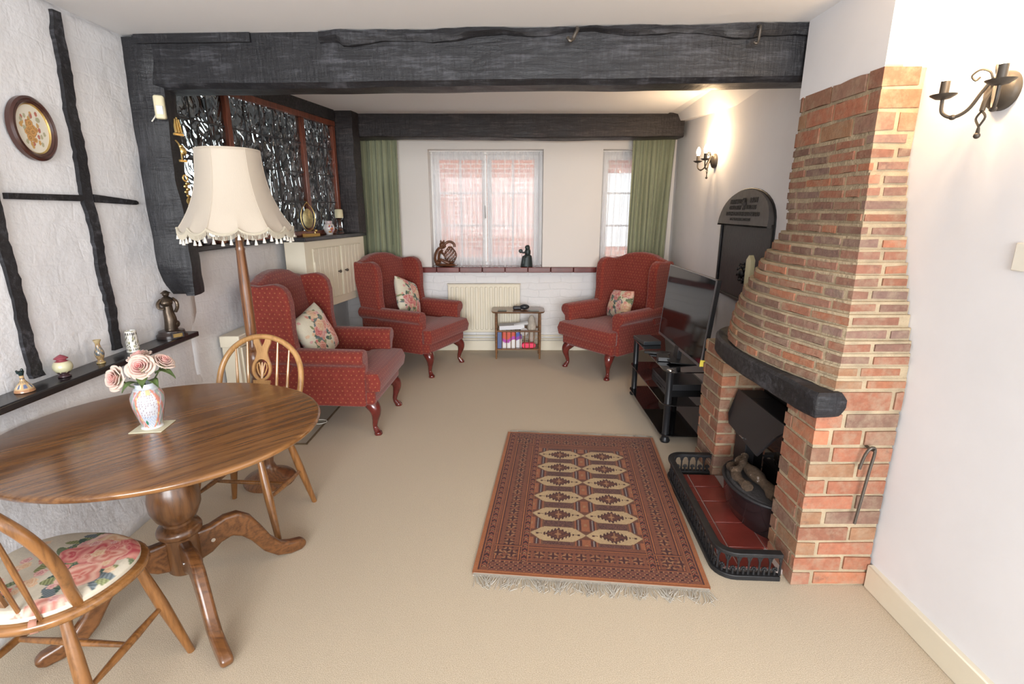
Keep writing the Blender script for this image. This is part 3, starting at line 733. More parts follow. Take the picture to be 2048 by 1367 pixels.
def fpath(ins=0.0):
    x0 = -.108 + ins; y0 = -.458 + ins; y1 = .432 - ins; r_ = .075 - ins * .6; xe = .143
    return [(xe, y0)] + [(x0 + r_ - r_ * math.sin(a), y0 + r_ - r_ * math.cos(a)) for a in [PI / 2 * k / 6 for k in range(7)]] + [(x0 + r_ - r_ * math.cos(a), y1 - r_ + r_ * math.sin(a)) for a in [PI / 2 * k / 6 for k in range(7)]] + [(xe, y1)]
pth = fpath()
def railsec(z0, z1, w_, name, mat=iron, bev=.003):
    P = [Vector((*p, 0)) for p in pth]; n = len(P); vs = []
    for i, p in enumerate(P):
        t = (P[min(i + 1, n - 1)] - P[max(i - 1, 0)]).normalized(); nn_ = Vector((t.y, -t.x, 0))
        for s_, z in ((-1, z0), (1, z0), (1, z1), (-1, z1)): vs.append((p.x + nn_.x * s_ * w_ / 2, p.y + nn_.y * s_ * w_ / 2, z))
    fs = [(i * 4 + j, i * 4 + (j + 1) % 4, i * 4 + 4 + (j + 1) % 4, i * 4 + 4 + j) for i in range(n - 1) for j in range(4)] + [(0, 1, 2, 3), tuple((n - 1) * 4 + j for j in range(4))]
    m_ = MB(); m_.add(vs, fs); o = m_.build(name, mat, fd, bevel=bev); bm_fix(o.data); return o
railsec(.0, .022, .03, 'base_rail'); railsec(.112, .130, .034, 'top_rail')
# pierced panel of arches and rosettes
P = [Vector((*p, 0)) for p in pth]; D = [0]
for a, b_ in zip(P, P[1:]): D.append(D[-1] + (b_ - a).length)
def along(d):
    i = 0
    while i < len(D) - 2 and D[i + 1] < d: i += 1
    t = (d - D[i]) / (D[i + 1] - D[i]); p = P[i].lerp(P[i + 1], t); tt = (P[i + 1] - P[i]).normalized(); return p, tt
pk = MB(); N = 31; stp = D[-1] / N
for k in range(N + 1):
    p, tt = along(min(k * stp, D[-1] - .002)); pk.tube([p + Vector((0, 0, .02)), p + Vector((0, 0, .06)), p + Vector((0, 0, .115))], [.006, .004, .006], 6)
    if k == N: break
    c, tt = along((k + .5) * stp); hw_ = stp / 2 - .004
    pk.tube([c + tt * (hw_ * math.cos(a)) + Vector((0, 0, .085 + .024 * math.sin(a))) for a in [PI * j / 8 for j in range(9)]], .0035, 5)
    nn_ = Vector((tt.y, -tt.x, 0))
    for j in range(5):
        a = PI * j / 4; pk.ball(tuple(c + tt * (.009 * math.cos(a)) + Vector((0, 0, .045 + .010 * math.sin(a))) ), .0052, 6, 4)
    pk.ball(tuple(c + Vector((0, 0, .043))), .006, 6, 4); pk.tube([c + Vector((0, 0, .018)), c + Vector((0, 0, .04))], .006, 5)
pk.build('pierced_panel', iron, fd)

# ---------------------------------------------------------------- inset fire
fr_ = thing('inset_fire', 'black inset electric fire with a pointed canopy and logs in a bowed basket', 'fire', (1.25, 2.345, 0))
char = simple('matt_black_steel', (.020, .019, .021), .5); char2 = simple('charcoal_canopy', (.035, .031, .033), .42, .3)
MB().box(-.0, .12, -.235, -.17, .028, .55).box(0, .12, .17, .30, .028, .55).box(0, .12, -.17, .17, .50, .55).box(.08, .12, -.17, .17, .028, .5).build('surround', char, fr_, bevel=.004)
cn = MB(); tp = [(0, -.215, .545), (0, .30, .545)]
cpol = [(-.012, -.26, .557), (-.012, .305, .557), (-.062, .285, .425), (-.064, .262, .372), (-.092, -.118, .372), (-.048, -.19, .50), (-.03, -.22, .535)]
cn.add([Vector(p) for p in cpol] + [Vector(p) + Vector((.012, 0, -.008)) for p in cpol], [(0, 1, 2, 3, 4, 5, 6), (13, 12, 11, 10, 9, 8, 7)] + [(i, i + 7, (i + 1) % 7 + 7, (i + 1) % 7) for i in range(7)])
co = cn.build('canopy', char2, fr_, ang=20, bevel=.002); bm_fix(co.data)
MB().box(-.087, -.079, .04, .075, .385, .389).build('badge', silver, co)
glb = simple('black_fire_glass', (.01, .009, .009), .05, coat=.5)
MB().box(.05, .056, -.17, .17, .03, .5).build('back_glass', glb, fr_)
bs_ = MB(); bp = [( -.01, -.30)] + [(-.01 - .165 * math.sin(a) , -.30 + .24 * (1 - math.cos(a))) for a in [PI * k / 16 for k in range(1, 16)]] + [(-.01, .18)]
def ringy(z, s_=1.0): return [(x * s_ if x < 0 else x, y, z) for x, y in bp]
bs_.hull(ringy(.028, .80), ringy(.08, .93)); bs_.hull(ringy(.08, .93), ringy(.185, 1.0))
gw = simple('glossy_black_enamel', (.018, .012, .013), .16, coat=.6)
bo = bs_.build('basket', gw, fr_, ang=50); bm_fix(bo.data)
rm_ = MB(); rm_.tube([Vector(p) for p in ringy(.192)], .009, 8); rm_.build('basket_rim', char, bo)
ash = simple('ash_bed', (.05, .045, .045), .9, bs=.8, bscale=60, bdist=.01)
MB().hull(ringy(.185, .93), ringy(.200, .85)).build('ember_bed', ash, bo)
m, nt, b = base('log_bark'); v = coords(nt); n1 = noise(nt, v, 30, 5, .7)
nt.links.new(ramp(nt, n1, [(.3, (.05, .032, .02)), (.60, (.11, .07, .042)), (.70, (.50, .43, .38))]), b.inputs['Base Color']); b.inputs['Roughness'].default_value = .9; bump(nt, b, n1, 1, .01); bark = m
for pts, r_ in (([(-.115, -.10, .17), (-.13, .0, .175), (-.11, .12, .17)], .026), ([(-.03, -.19, .175), (-.05, -.04, .195), (-.055, .14, .185)], .034), ([(-.14, .02, .195), (-.08, .07, .205), (-.03, .15, .21)], .02)):
    P3 = smooth_pts(pts, 4); MB().tube([p + Vector((0, -.05, .045)) + Vector((mnoise.noise(p * 40), mnoise.noise(p * 50), 0)) * .006 for p in P3], [r_ * (.85 + .2 * math.sin(i * 1.7)) for i in range(len(P3))], 10).build('log', bark, fr_)

# ---------------------------------------------------------------- toasting hook on the bricks
pk = MB(); y = 1.772
pk.tube(smooth_pts([(1.325, y, .545), (1.333, y - .004, .60), (1.345, y - .008, .632), (1.362, y - .008, .635), (1.368, y - .006, .61), (1.362, y - .004, .54), (1.352, y - .004, .42), (1.344, y - .002, .31)], 5), .0055, 8)
tag(pk.build('iron_poker', pewter), 'long iron poker hooked on the front bricks of the fireplace', 'poker')
tag(MB().tube([(1.358, 1.81, .628), (1.358, 1.775, .624), (1.359, 1.753, .628)], .005, 8).build('iron_nail', pewter), 'iron peg in the bricks holding the poker', 'peg')

# ---------------------------------------------------------------- cast range plate
ang = -math.atan2(.17, 2.7)
rp = thing('iron_range_plate', 'arched black cast iron oven plate with raised lettering on the white wall', 'plate', (1.5195, 3.05, 0), ang)
# local y along the wall (away), x negative into the room
def archp(y0, y1, z0, z1, n=20):
    c = (y0 + y1) / 2; r_ = (y1 - y0) / 2; return [(y0, z0)] + [(c - r_ * math.cos(PI * k / n), z1 - .23 + .23 * math.sin(PI * k / n) ** .8) for k in range(n + 1)] + [(y1, z0)]
greyi = simple('worn_grey_iron', (.105, .098, .095), .5, .3, var=.25, vscale=14, bs=.3, bscale=40)
MB().prism(archp(-.06, .83, .91, 1.64), -.018, .0, 'x').build('back_plate', iron, rp, bevel=.004)
hd = MB(); hz_ = MB()
hp = [p for p in archp(-.05, .82, 1.41, 1.63)]
vs = [(-.018, p[0], p[1]) for p in hp] + [(-.018 - .028 * max(0, (1.63 - p[1]) / .22) - .01, p[0], p[1]) for p in hp]; k = len(hp)
hd.add(vs, [tuple(range(k)), tuple(range(k, 2 * k))[::-1]] + [(i, i + k, (i + 1) % k + k, (i + 1) % k) for i in range(k)]); ho_ = hd.build('lettered_hood', greyi, rp, ang=60); bm_fix(ho_.data)
MB().box(-.03, -.018, -.06, -.035, .91, 1.42).box(-.03, -.018, .805, .83, .91, 1.42).box(-.03, -.018, -.06, .83, .91, .93).build('rim', iron, rp, bevel=.004)
rs = MB(); rs.ball((-.03, .33, 1.10), (.022, .03, .03))
for k in range(10):
    a = 2 * PI * k / 10; rs.ball((-.024, .33 + .058 * math.cos(a), 1.10 + .045 * math.sin(a)), (.01, .018, .012), 8, 6)
    rs.ball((-.022, .33 + .10 * math.cos(a + .3), 1.10 + .06 * math.sin(a + .3)), (.008, .016, .01), 8, 6)
rs.build('cast_rosette', iron, rp)
def text3(body, size, loc, rot, mat, parent, name, ext=.0025, shear=0, xs=1.0):
    c = bpy.data.curves.new(name, 'FONT'); c.body = body; c.size = size; c.extrude = ext; c.align_x = 'CENTER'; c.align_y = 'CENTER'; c.resolution_u = 2; c.offset = size * .018
    t = bpy.data.objects.new(name, c); C.objects.link(t); bpy.context.view_layer.update()
    me = bpy.data.meshes.new_from_object(t.evaluated_get(bpy.context.evaluated_depsgraph_get())); bpy.data.objects.remove(t)
    o = bpy.data.objects.new(name, me); C.objects.link(o); me.materials.clear(); me.materials.append(mat); o.parent = parent; o.location = loc; o.rotation_euler = rot; o.scale = (xs, 1, 1); return o
lm = simple('worn_letters', (.025, .023, .023), .5, .2)
RT = (R(90) - .127, 0, -PI / 2)
def hx(z): return -.0295 - .028 * (1.63 - z) / .22
for body, sz, y, z, xs in (('BERTHALLE', .043, .53, 1.555, 1.0), ('& SON', .043, .235, 1.562, 1.0), ('COAL ORAN', .038, .53, 1.517, .95), ('BUILDERS', .038, .255, 1.519, 1.0), ('LOUGHBOROUGH BRIDGE ROAD', .036, .385, 1.477, 1.05), ('STEWEL MUSWAY AND YARDS', .024, .40, 1.443, 1.05)):
    text3(body, sz, (hx(z), y, z), RT, lm, rp, 'lettering', xs=xs)
cr_ = MB(); cr_.ball((hx(1.54) - .002, .375, 1.54), (.006, .022, .03), 10, 8)
for a in range(6): cr_.ball((hx(1.54) - .002, .375 + .026 * math.cos(a * PI / 3), 1.54 + .034 * math.sin(a * PI / 3)), (.005, .010, .011), 8, 6)
cr_.build('crest', lm, rp)
bar = MB(); bar.tube([(-.03, .80, .92), (-.03, .80, .80), (-.03, .80, .68), (-.028, .80, .655)], [.012, .011, .010, .005], 8); bar.ball((-.04, .80, .755), (.022, .03, .022), 10, 8)
bar.build('latch_bar', iron, rp)
cbk = MB(); cbk.prism([(.0, .86), (.062, .86), (.062, 1.175), (.031, 1.205), (0, 1.175)], 0, .03, 'x')
o = cbk.build('cream_wall_block', simple('cream_gloss', (.72, .66, .42), .4), None, bevel=.002); o.location = (1.452, 3.14, .03)
tag(o, 'cream block with a pointed top between the iron plate and the brick hood', 'block')
# ================================================================ furniture
def pillow(name, label, w_, h_, t, seed, loc, rot, scale=1.0, bgc=(.74, .69, .55)):
    fabric = MATS.get('floral_cushion') or attr('floral_cushion', .85, nscale=90, nvar=.12, bs=.25, bscale=260, sheen=.2, spec=.2)
    mb = MB(); n = 90
    for sgn in (1, -1):
        def fn(u, v):
            a = 2 * u - 1; b_ = 2 * v - 1; k = max(0, (1 - a ** 4) * (1 - b_ ** 4)) ** .55
            pinch = 1 - .07 * (a * a) * (1 - b_ * b_) - .0; pin2 = 1 - .07 * (b_ * b_) * (1 - a * a)
            wr = .006 * mnoise.noise(Vector((a * 2.2 + seed, b_ * 2.2, sgn))) * k
            return (a * w_ / 2 * pin2 * (1 - .03 * (1 - abs(b_))), sgn * (t / 2 * k + wr), b_ * h_ / 2 * pinch * (1 - .03 * (1 - abs(a))))
        mb.grid(fn, n, n)
        if sgn == -1:
            k = (n + 1) ** 2; mb.f = mb.f[:n * n] + [f[::-1] for f in mb.f[n * n:]]
    o = mb.build(name, fabric, None, ang=180)
    import bmesh
    bm = bmesh.new(); bm.from_mesh(o.data); bmesh.ops.remove_doubles(bm, verts=bm.verts, dist=.0008); bmesh.ops.recalc_face_normals(bm, faces=bm.faces); bm.to_mesh(o.data); bm.free()
    f = floral(seed, w_ * .9, h_ * .9, 11, bgc, scale * 1.12, 120); paint(o, lambda c: f(c[:, 0] + (c[:, 1] > 0) * .013, c[:, 2]))
    o.location = loc; o.rotation_euler = rot
    return tag(o, label, 'cushion', 'floral cushions on the wing armchairs')

def armchair(label):
    t = thing('wing_armchair', label, 'armchair', (0, 0, 0), 0, 'red wing armchairs')
    MB().box(-.325, .325, -.36, .36, .225, .34).build('seat_rail', redfab, t, bevel=.03, seg=4)
    for s in (1, -1):
        a = MB()
        fr = [(s * .265, .225), (s * .35, .225), (s * .345, .40), (s * .345, .50), (s * .39, .535), (s * .398, .575), (s * .375, .612), (s * .33, .622), (s * .285, .610), (s * .26, .575), (s * .262, .52)]
        bk_ = [(x, z + .015) for x, z in fr]
        a.hull([(x, -.305 if z < .5 else -.315, z) for x, z in fr], [(x, .37, z + .01) for x, z in fr])
        o = a.build('arm', redfab, t, bevel=.018, seg=4); bm_fix(o.data)
        wl_ = [(.120, .60), (.130, .66), (.138, .74), (.135, .83), (.135, .92), (.148, .985), (.18, 1.03), (.23, 1.045), (.28, 1.04), (.34, 1.03), (.42, 1.04), (.45, 1.01), (.42, .85), (.37, .60), (.35, .45), (.19, .45)]
        wg = MB(); wg.hull([(s * (.275 + .03 * max(0, .28 - y)), y, z) for y, z in wl_], [(s * (.350 + .16 * max(0, .28 - y)), y, z) for y, z in wl_])
        o = wg.build('wing', redfab, t, bevel=.028, seg=4); bm_fix(o.data)
    ol = [(.30, .30), (.31, .60), (.325, .90), (.33, 1.0), (.30, 1.035), (.23, 1.055), (.16, 1.085), (.08, 1.100), (0, 1.106)]
    ol = ol + [(-x, z) for x, z in ol[-2::-1]]
    bo = MB(); bo.hull([(x, .20 + (z - .3) * .19, z) for x, z in ol], [(x, .35 + (z - .3) * .14, z - .005) for x, z in ol])
    o = bo.build('backrest', redfab, t, bevel=.03, seg=4); bm_fix(o.data)
    sp = [(-.255, .23), (-.255, -.27), (-.275, -.30), (-.335, -.305), (-.352, -.34), (-.335, -.405), (.335, -.405), (.352, -.34), (.335, -.305), (.275, -.30), (.255, -.27), (.255, .23)]
    cu = MB(); mid_ = [(x * 1.012, y * 1.012 if y < 0 else y, .395) for x, y in sp]; n_ = len(sp)
    cu.add([(x * .985, y * .985, .33) for x, y in sp] + mid_ + [(x * .975, y * .965, .452) for x, y in sp] + [(x * .6, y * .6, .476) for x, y in sp], [tuple(range(n_))[::-1], tuple(range(3 * n_, 4 * n_))] + [(i * n_ + j, i * n_ + (j + 1) % n_, (i + 1) * n_ + (j + 1) % n_, (i + 1) * n_ + j) for i in range(3) for j in range(n_)])
    o = cu.build('seat_cushion', redfab, t, bevel=.022, seg=4, ang=75); bm_fix(o.data)
    for s in (1, -1):
        pts = smooth_pts([(s * .25, -.29, .25), (s * .275, -.335, .20), (s * .278, -.345, .155), (s * .268, -.335, .10), (s * .262, -.328, .055), (s * .268, -.342, .025), (s * .274, -.352, .012)], 4)
        rs = [interp(i, [0, 4, 8, 12, 16, 20, 24], [.055, .044, .033, .021, .016, .022, .026]) for i in range(len(pts))]
        l = MB(); l.tube(pts, rs, 14); l.lathe([(.026, .0), (.029, .008), (.026, .018), (.012, .026)], 14, None, s * .274, -.352); l.build('leg', mahog, t)
        l = MB(); l.hull([(s * .28 - .018, .40, 0), (s * .28 + .018, .40, 0), (s * .28 + .018, .436, 0), (s * .28 - .018, .436, 0)], [(s * .26 - .024, .28, .24), (s * .26 + .024, .28, .24), (s * .26 + .024, .33, .24), (s * .26 - .024, .33, .24)])
        l.build('leg', mahog, t, bevel=.004)
    return t
def place(t, mid, f):
    f = Vector(f).normalized(); fl = .345
    t.location = (mid[0] - f.x * fl, mid[1] - f.y * fl, 0); t.rotation_euler = (0, 0, math.atan2(f.y, f.x) + PI / 2)
c1 = armchair('red wing armchair nearest the camera, beside the standard lamp and dining chair')
c2 = dup(c1); c2['label'] = 'red wing armchair under the left green curtain, against the cream cupboard'
c3 = dup(c1); c3['label'] = 'red wing armchair at the right behind the television'
place(c1, (-.92, 3.55), (.999, -.04)); place(c2, (-.635, 4.775), (.905, -.42)); place(c3, (.70, 4.66), (-.79, -.61))
def on_chair(ch, x, y, z): return tuple(Matrix.Translation(ch.location) @ Matrix.Rotation(ch.rotation_euler.z, 4, 'Z') @ Vector((x, y, z)))
def crot(ch, lean, roll, yaw=0): return (Matrix.Rotation(ch.rotation_euler.z + yaw, 4, 'Z') @ Matrix.Rotation(lean, 4, 'X') @ Matrix.Rotation(roll, 4, 'Y')).to_euler()
pillow('floral_cushion', 'floral cushion on the red armchair nearest the camera', .36, .36, .13, 11, on_chair(c1, -.03, .125, .65), crot(c1, R(-20), R(-14), R(-8)))
pillow('floral_cushion', 'floral cushion standing on one corner on the red armchair by the left curtain', .35, .35, .12, 5, on_chair(c2, .03, .10, .68), crot(c2, R(-20), R(22), R(8)))
pillow('floral_cushion', 'oblong floral cushion on the red armchair behind the television', .37, .27, .12, 23, on_chair(c3, -.03, .14, .61), crot(c3, R(-18), R(-6), R(-20)), bgc=(.76, .70, .52))

# ---------------------------------------------------------------- dining table
tb = thing('dining_table', 'oval stained wood dining table on a turned pedestal with four curved feet', 'table', (-1.28, 1.73, 0), 0)
el = lambda a, b_, n=96: [(a * math.cos(2 * PI * k / n), b_ * math.sin(2 * PI * k / n)) for k in range(n)]
tt = MB(); vs = []; prof = [(.93, .693), (.975, .695), (.992, .701), (1.0, .709), (.996, .716), (.985, .7195), (.97, .720)]
A_, B_ = .553, .503; cxo, cyo = -.02, .05
for s_, z in prof: vs += [(cxo + x * s_, cyo + y * s_, z) for x, y in el(A_, B_)]
n = 96; fs = [tuple(range(n))[::-1], tuple(range(6 * n, 7 * n))] + [(i * n + j, i * n + (j + 1) % n, (i + 1) * n + (j + 1) % n, (i + 1) * n + j) for i in range(6) for j in range(n)]
tt.add(vs, fs); tt.build('tabletop', tablew, tb, ang=50)
MB().lathe([(.13, .685), (.13, .694)], 24).build('top_plate', colw, tb)
col = MB(); col.lathe([(.050, .69), (.060, .665), (.052, .63), (.050, .59), (.060, .55), (.080, .50), (.088, .455), (.086, .415), (.070, .375), (.050, .355), (.050, .345), (.070, .335), (.077, .322), (.077, .31), (.070, .30), (.058, .295), (.058, .15), (.050, .14), (0, .14)][::-1], 36)
co = col.build('pedestal', colw, tb)
lg2 = [(.045, .285), (.10, .285), (.155, .302), (.205, .298), (.25, .262), (.288, .195), (.322, .125), (.358, .08), (.40, .062), (.445, .052), (.466, .035), (.462, .012), (.44, 0.0), (.39, .003), (.335, .022), (.285, .070), (.24, .145), (.205, .185), (.17, .205), (.13, .195), (.095, .17), (.045, .155)]
for k, a in enumerate((-45.5, -134.5, 134.5, 45.5)):
    l = MB(); P2 = [Vector((x, 0, z)) for x, z in lg2]
    l.prism(lg2, -.021, .021, 'y', Matrix.Rotation(R(a), 4, 'Z')); o = l.build('leg', legw, tb, bevel=.012, seg=3)
for a in (45.5, -45.5): MB().tube([Matrix.Rotation(R(a), 4, 'Z') @ Vector((.10, -.0235, .225)), Matrix.Rotation(R(a), 4, 'Z') @ Vector((.10, -.019, .225))], .008, 12).build('bolt_cap', silver, tb)

# ---------------------------------------------------------------- hoop-back dining chairs
seatm = MATS['stained_beech']
padm = attr('floral_seat_pad', .85, nscale=80, nvar=.12, bs=.2, bscale=220, spec=.2)
def seat_outline(s_=1.0, n=48):
    out = []
    for k in range(n):
        a = 2 * PI * k / n; x = math.sin(a); y = -math.cos(a)
        e = 2.35; r_ = 1 / ((abs(x) ** e + abs(y) ** e) ** (1 / e)); w_ = .225 - .018 * (y * r_)
        out.append((x * r_ * w_ * s_, y * r_ * .205 * s_))
    return out
def dining_chair(label, seed, hoopmat):
    t = thing('dining_chair', label, 'chair', (0, 0, 0), 0, 'hoop-back dining chairs')
    so = seat_outline(); si = seat_outline(.93)
    st = MB(); n = len(so); vs = []
    for s_, z in ((.88, .412), (.97, .420), (1.0, .432), (.99, .443), (.96, .447)): vs += [(x, y, z) for x, y in seat_outline(s_)]
    st.add(vs, [tuple(range(n))[::-1], tuple(range(4 * n, 5 * n))] + [(i * n + j, i * n + (j + 1) % n, (i + 1) * n + (j + 1) % n, (i + 1) * n + j) for i in range(4) for j in range(n)])
    st.build('seat', chairw_x, t, ang=60)
    feet = {}
    for sx_ in (1, -1):
        for sy, yt, yf in ((-1, -.125, -.19), (1, .115, .175)):
            a = Vector((sx_ * .135, yt, .43)); b_ = Vector((sx_ * .222, yf, 0)); pts = [a.lerp(b_, k / 10) for k in range(11)]
            rs = [interp(k, [0, 3, 5, 10], [.0125, .018, .0195, .0125]) for k in range(11)]
            MB().tube(pts, rs, 14).build('leg', seatm, t); feet[(sx_, sy)] = (a, b_)
    for sx_ in (1, -1):
        a0, a1 = feet[(sx_, -1)]; b0, b1 = feet[(sx_, 1)]; p = a0.lerp(a1, .50); q_ = b0.lerp(b1, .54)
        MB().tube([p.lerp(q_, k / 8) for k in range(9)], [interp(k, [0, 3, 5, 8], [.007, .0125, .0125, .007]) for k in range(9)], 10).build('stretcher', seatm, t)
    pl = (feet[(1, -1)][0].lerp(feet[(1, -1)][1], .5) + feet[(1, 1)][0].lerp(feet[(1, 1)][1], .54)) / 2; pr_ = Vector((-pl.x, pl.y, pl.z))
    MB().tube([pl.lerp(pr_, k / 8) for k in range(9)], [interp(k, [0, 4, 8], [.008, .0115, .008]) for k in range(9)], 10).build('stretcher', seatm, t)
    LM = Matrix.Translation((0, .145, .44)) @ Matrix.Rotation(R(-14), 4, 'X')
    hp_ = [(.165, -.02), (.182, .06), (.203, .14), (.213, .22), (.205, .30), (.175, .367), (.122, .418), (.06, .446), (0, .454)]
    hp_ = hp_ + [(-x, z) for x, z in hp_[-2::-1]]
    hp3 = smooth_pts([(x * (1 if z > .1 else .98), -.050 * max(0, 1 - z / .36), z) for x, z in hp_], 4)
    MB().tube([LM @ p for p in hp3], .0152, 14, flat=.9).build('hoop', hoopmat, t)
    for x0, x1 in ((.068, .080), (.118, .140)):
        for s in (1, -1):
            zt = interp(x1, [0, .06, .12, .172, .203], [.454, .446, .418, .367, .30]) - .008
            MB().tube([LM @ Vector((s * lerp(x0, x1, k / 6), .012 * (1 - k / 6), lerp(-.005, zt, k / 6))) for k in range(7)], [interp(k, [0, 3, 6], [.0055, .0075, .0045]) for k in range(7)], 8).build('spindle', hoopmat, t)
    # pierced splat
    sp_ = MB()
    def plate(pts, th=.005): sp_.prism(pts, -th, th, 'y', LM)
    plate([(-.026, -.01), (.026, -.01), (.030, .08), (.036, .17), (.044, .232), (-.044, .232), (-.036, .17), (-.030, .08)])
    ring_o = [(.050 * math.cos(a), .290 + .062 * math.sin(a)) for a in [2 * PI * k / 40 for k in range(40)]]; ring_i = [(.038 * math.cos(a), .290 + .049 * math.sin(a)) for a in [2 * PI * k / 40 for k in range(40)]]
    vs = [(x, y, z) for y in (-.006, .006) for x, z in ring_o] + [(x, y, z) for y in (-.006, .006) for x, z in ring_i]
    fs = []
    for j in range(40):
        j2 = (j + 1) % 40; fs += [(j, j2, 80 + j2, 80 + j), (40 + j, 120 + j, 120 + j2, 40 + j2), (j, 40 + j, 40 + j2, j2), (80 + j, 80 + j2, 120 + j2, 120 + j)]
    sp_.add(vs, fs, LM)
    for s in (1, -1):
        plate([(s * .0, .345), (s * .040, .328), (s * .030, .355), (s * .027, .372), (s * .032, .395), (s * .044, .420), (s * .046, .444), (s * .018, .446), (s * .012, .425), (s * .0, .402)][::s])
        sp_.tube([LM @ Vector((s * x, 0, z)) for x, z in ((.004, .25), (.018, .27), (.026, .295), (.024, .315), (.014, .318))], .0035, 6)
    sp_.tube([LM @ Vector((0, 0, z)) for z in (.24, .285, .32)], [.008, .006, .004], 6)
    for s in (-.009, 0, .009): sp_.tube([LM @ Vector((s * .4, 0, .255)), LM @ Vector((s, 0, .30)), LM @ Vector((s * 1.8, 0, .323))], [.003, .004, .0035], 6)
    o = sp_.build('splat', hoopmat, t); bm_fix(o.data)
    # seat pad
    pad = MB(); PO = seat_outline(.90, 64); nr = 26; vs = []; K = 64
    for i in range(nr + 1):
        q = i / nr
        for x, y in PO: vs.append((x * q, y * q + 0.0, .478 + .010 * (1 - q ** 2) - .012 * max(0, (q - .9) / .1) ** 2 + .003 * mnoise.noise(Vector((x * q * 9, y * q * 9, seed)))))
    for k2, (q, z) in enumerate(((1.012, .462), (1.005, .449))): vs += [(x * q, y * q, z) for x, y in PO]
    M_ = nr + 3; fs = [(i * K + j, i * K + (j + 1) % K, (i + 1) * K + (j + 1) % K, (i + 1) * K + j) for i in range(M_ - 1) for j in range(K)] + [tuple((M_ - 1) * K + j for j in range(K))]
    # densify colours by subdividing
    pad.add(vs, fs); po = pad.build('seat_pad', padm, t, ang=180)
    import bmesh
    bm = bmesh.new(); bm.from_mesh(po.data); bmesh.ops.remove_doubles(bm, verts=bm.verts, dist=.0005); bmesh.ops.subdivide_edges(bm, edges=[e for e in bm.edges if e.calc_length() > .004], cuts=3, use_grid_fill=True); bmesh.ops.recalc_face_normals(bm, faces=bm.faces); bm.to_mesh(po.data); bm.free()
    f = floral(seed, .42, .38, 15, (.64, .58, .47), 1.22, 100)
    def pf(c):
        col_ = f(c[:, 0], c[:, 1]); e = c[:, 2] < .463; col_[e] = (.64, .58, .47); return col_
    paint(po, pf)
    tm = simple('tie_tape', (.42, .20, .14), .8)
    for a in (R(28), R(150), R(-28), R(-150)):
        x = math.sin(a) * .222; y = -math.cos(a) * .20; d_ = Vector((math.sin(a), -math.cos(a), 0)); s_ = Vector((d_.y, -d_.x, 0)) * .009
        P_ = [Vector((x, y, .4535)) - d_ * .022, Vector((x, y, .4515)), Vector((x, y, .443)) + d_ * .006, Vector((x, y, .42)) + d_ * .004]
        vs = [p + s_ for p in P_] + [p - s_ for p in P_]; tie = MB(); tie.add(vs, [(i, i + 1, i + 5, i + 4) for i in range(3)]); tie.build('tie', tm, po, solid=.0012)
    return t
chairw_x = wood('stained_beech_seat', (0.15, 0.06, 0.016), (0.33, 0.15, 0.048), 0, 0.25, 0.5, gs=16)
d1 = dining_chair('hoop-back wooden chair in the bottom left corner with a large floral seat pad', 31, seatm)
d2 = dining_chair('hoop-back wooden chair with a carved oval splat tucked behind the round table', 44, goldw)
d1.location = (-1.362, 1.30, 0); d1.rotation_euler = (0, 0, math.atan2(1, .06) + PI / 2)
d2.location = (-1.285, 2.272, 0); d2.rotation_euler = (0, 0, R(-4))

# ---------------------------------------------------------------- standard lamp
lp_ = thing('floor_lamp', 'tall turned wood standard lamp with a cream bell shade and tasselled fringe', 'lamp', (-1.385, 2.645, 0))
pl = MB(); pl.lathe([(0, 0.0), (.135, 0.0), (.14, .02), (.125, .035), (.09, .05), (.045, .08), (.03, .12), (.035, .16), (.025, .20), (.021, .30), (.026, .55), (.032, .60), (.022, .63), (.034, .66), (.030, .69), (.040, .715), (.036, .75), (.026, .77), (.034, .785), (.024, .80), (.027, .90), (.027, 1.10), (.021, 1.30), (.024, 1.31), (.019, 1.325), (.017, 1.42), (.012, 1.46), (0, 1.46)], 28)
pl.build('pole', darkwood, lp_)
m, nt, b = base('lampshade_silk'); b.inputs['Base Color'].default_value = (.56, .485, .395, 1); b.inputs['Roughness'].default_value = .6
v = coords(nt, 'Object', (1, 1, .03)); bump(nt, b, noise(nt, v, 300, 2), .25, .002); b.inputs['Sheen Weight'].default_value = .3; silk = m
NS = 6
def shade_pt(a, v):
    """v 0 top .. 1 bottom"""
    r_ = .142 + .016 * v + .102 * v ** 2.6
    k = (a / (2 * PI) * NS) % 1.0; rr = r_ * (1 - .075 * (4 * k * (1 - k)) * (.6 + .4 * v))
    z = 1.785 - .375 * v
    k = (2 * k) % 1.0; z += .0 if v < .8 else (.026 * (4 * k * (1 - k)) ** .8 * -1 * (v - .8) / .2)
    return Vector((rr * math.cos(a + R(28)), rr * math.sin(a + R(28)), z))
# the hem rises at the ribs' midpoints and dips at the panels
def hem(a):
    p = shade_pt(a, 1.0); return p
sm = MB(); nu = 128; nv = 26
sm.grid(lambda u, v: shade_pt(u * 2 * PI, v), nu, nv); so_ = sm.build('shade', silk, lp_, ang=22, solid=.002)
tr_ = MB(); tr_.tube([shade_pt(2 * PI * k / 96, 0) for k in range(96)], .0035, 6, True)
for k in range(NS):
    tr_.tube([shade_pt(2 * PI * k / NS, j / 14) * 1.0 + Vector((math.cos(2 * PI * k / NS + R(28)), math.sin(2 * PI * k / NS + R(28)), 0)) * .001 for j in range(15)], .0018, 5)
tr_.build('trim', silk, so_)
br = MB(); fm = simple('cream_fringe', (.56, .50, .39), .8, bs=.5, bscale=400, sheen=.2)
br.tube([hem(2 * PI * k / 192) + Vector((0, 0, .008)) for k in range(192)], .006, 6, True)
for k in range(288):
    p = hem(2 * PI * k / 288); d_ = Vector((p.x, p.y, 0)).normalized(); br.box(-.0012, .0012, -.0006, .0006, -.020, .004, Matrix.Translation(p + d_ * .003))
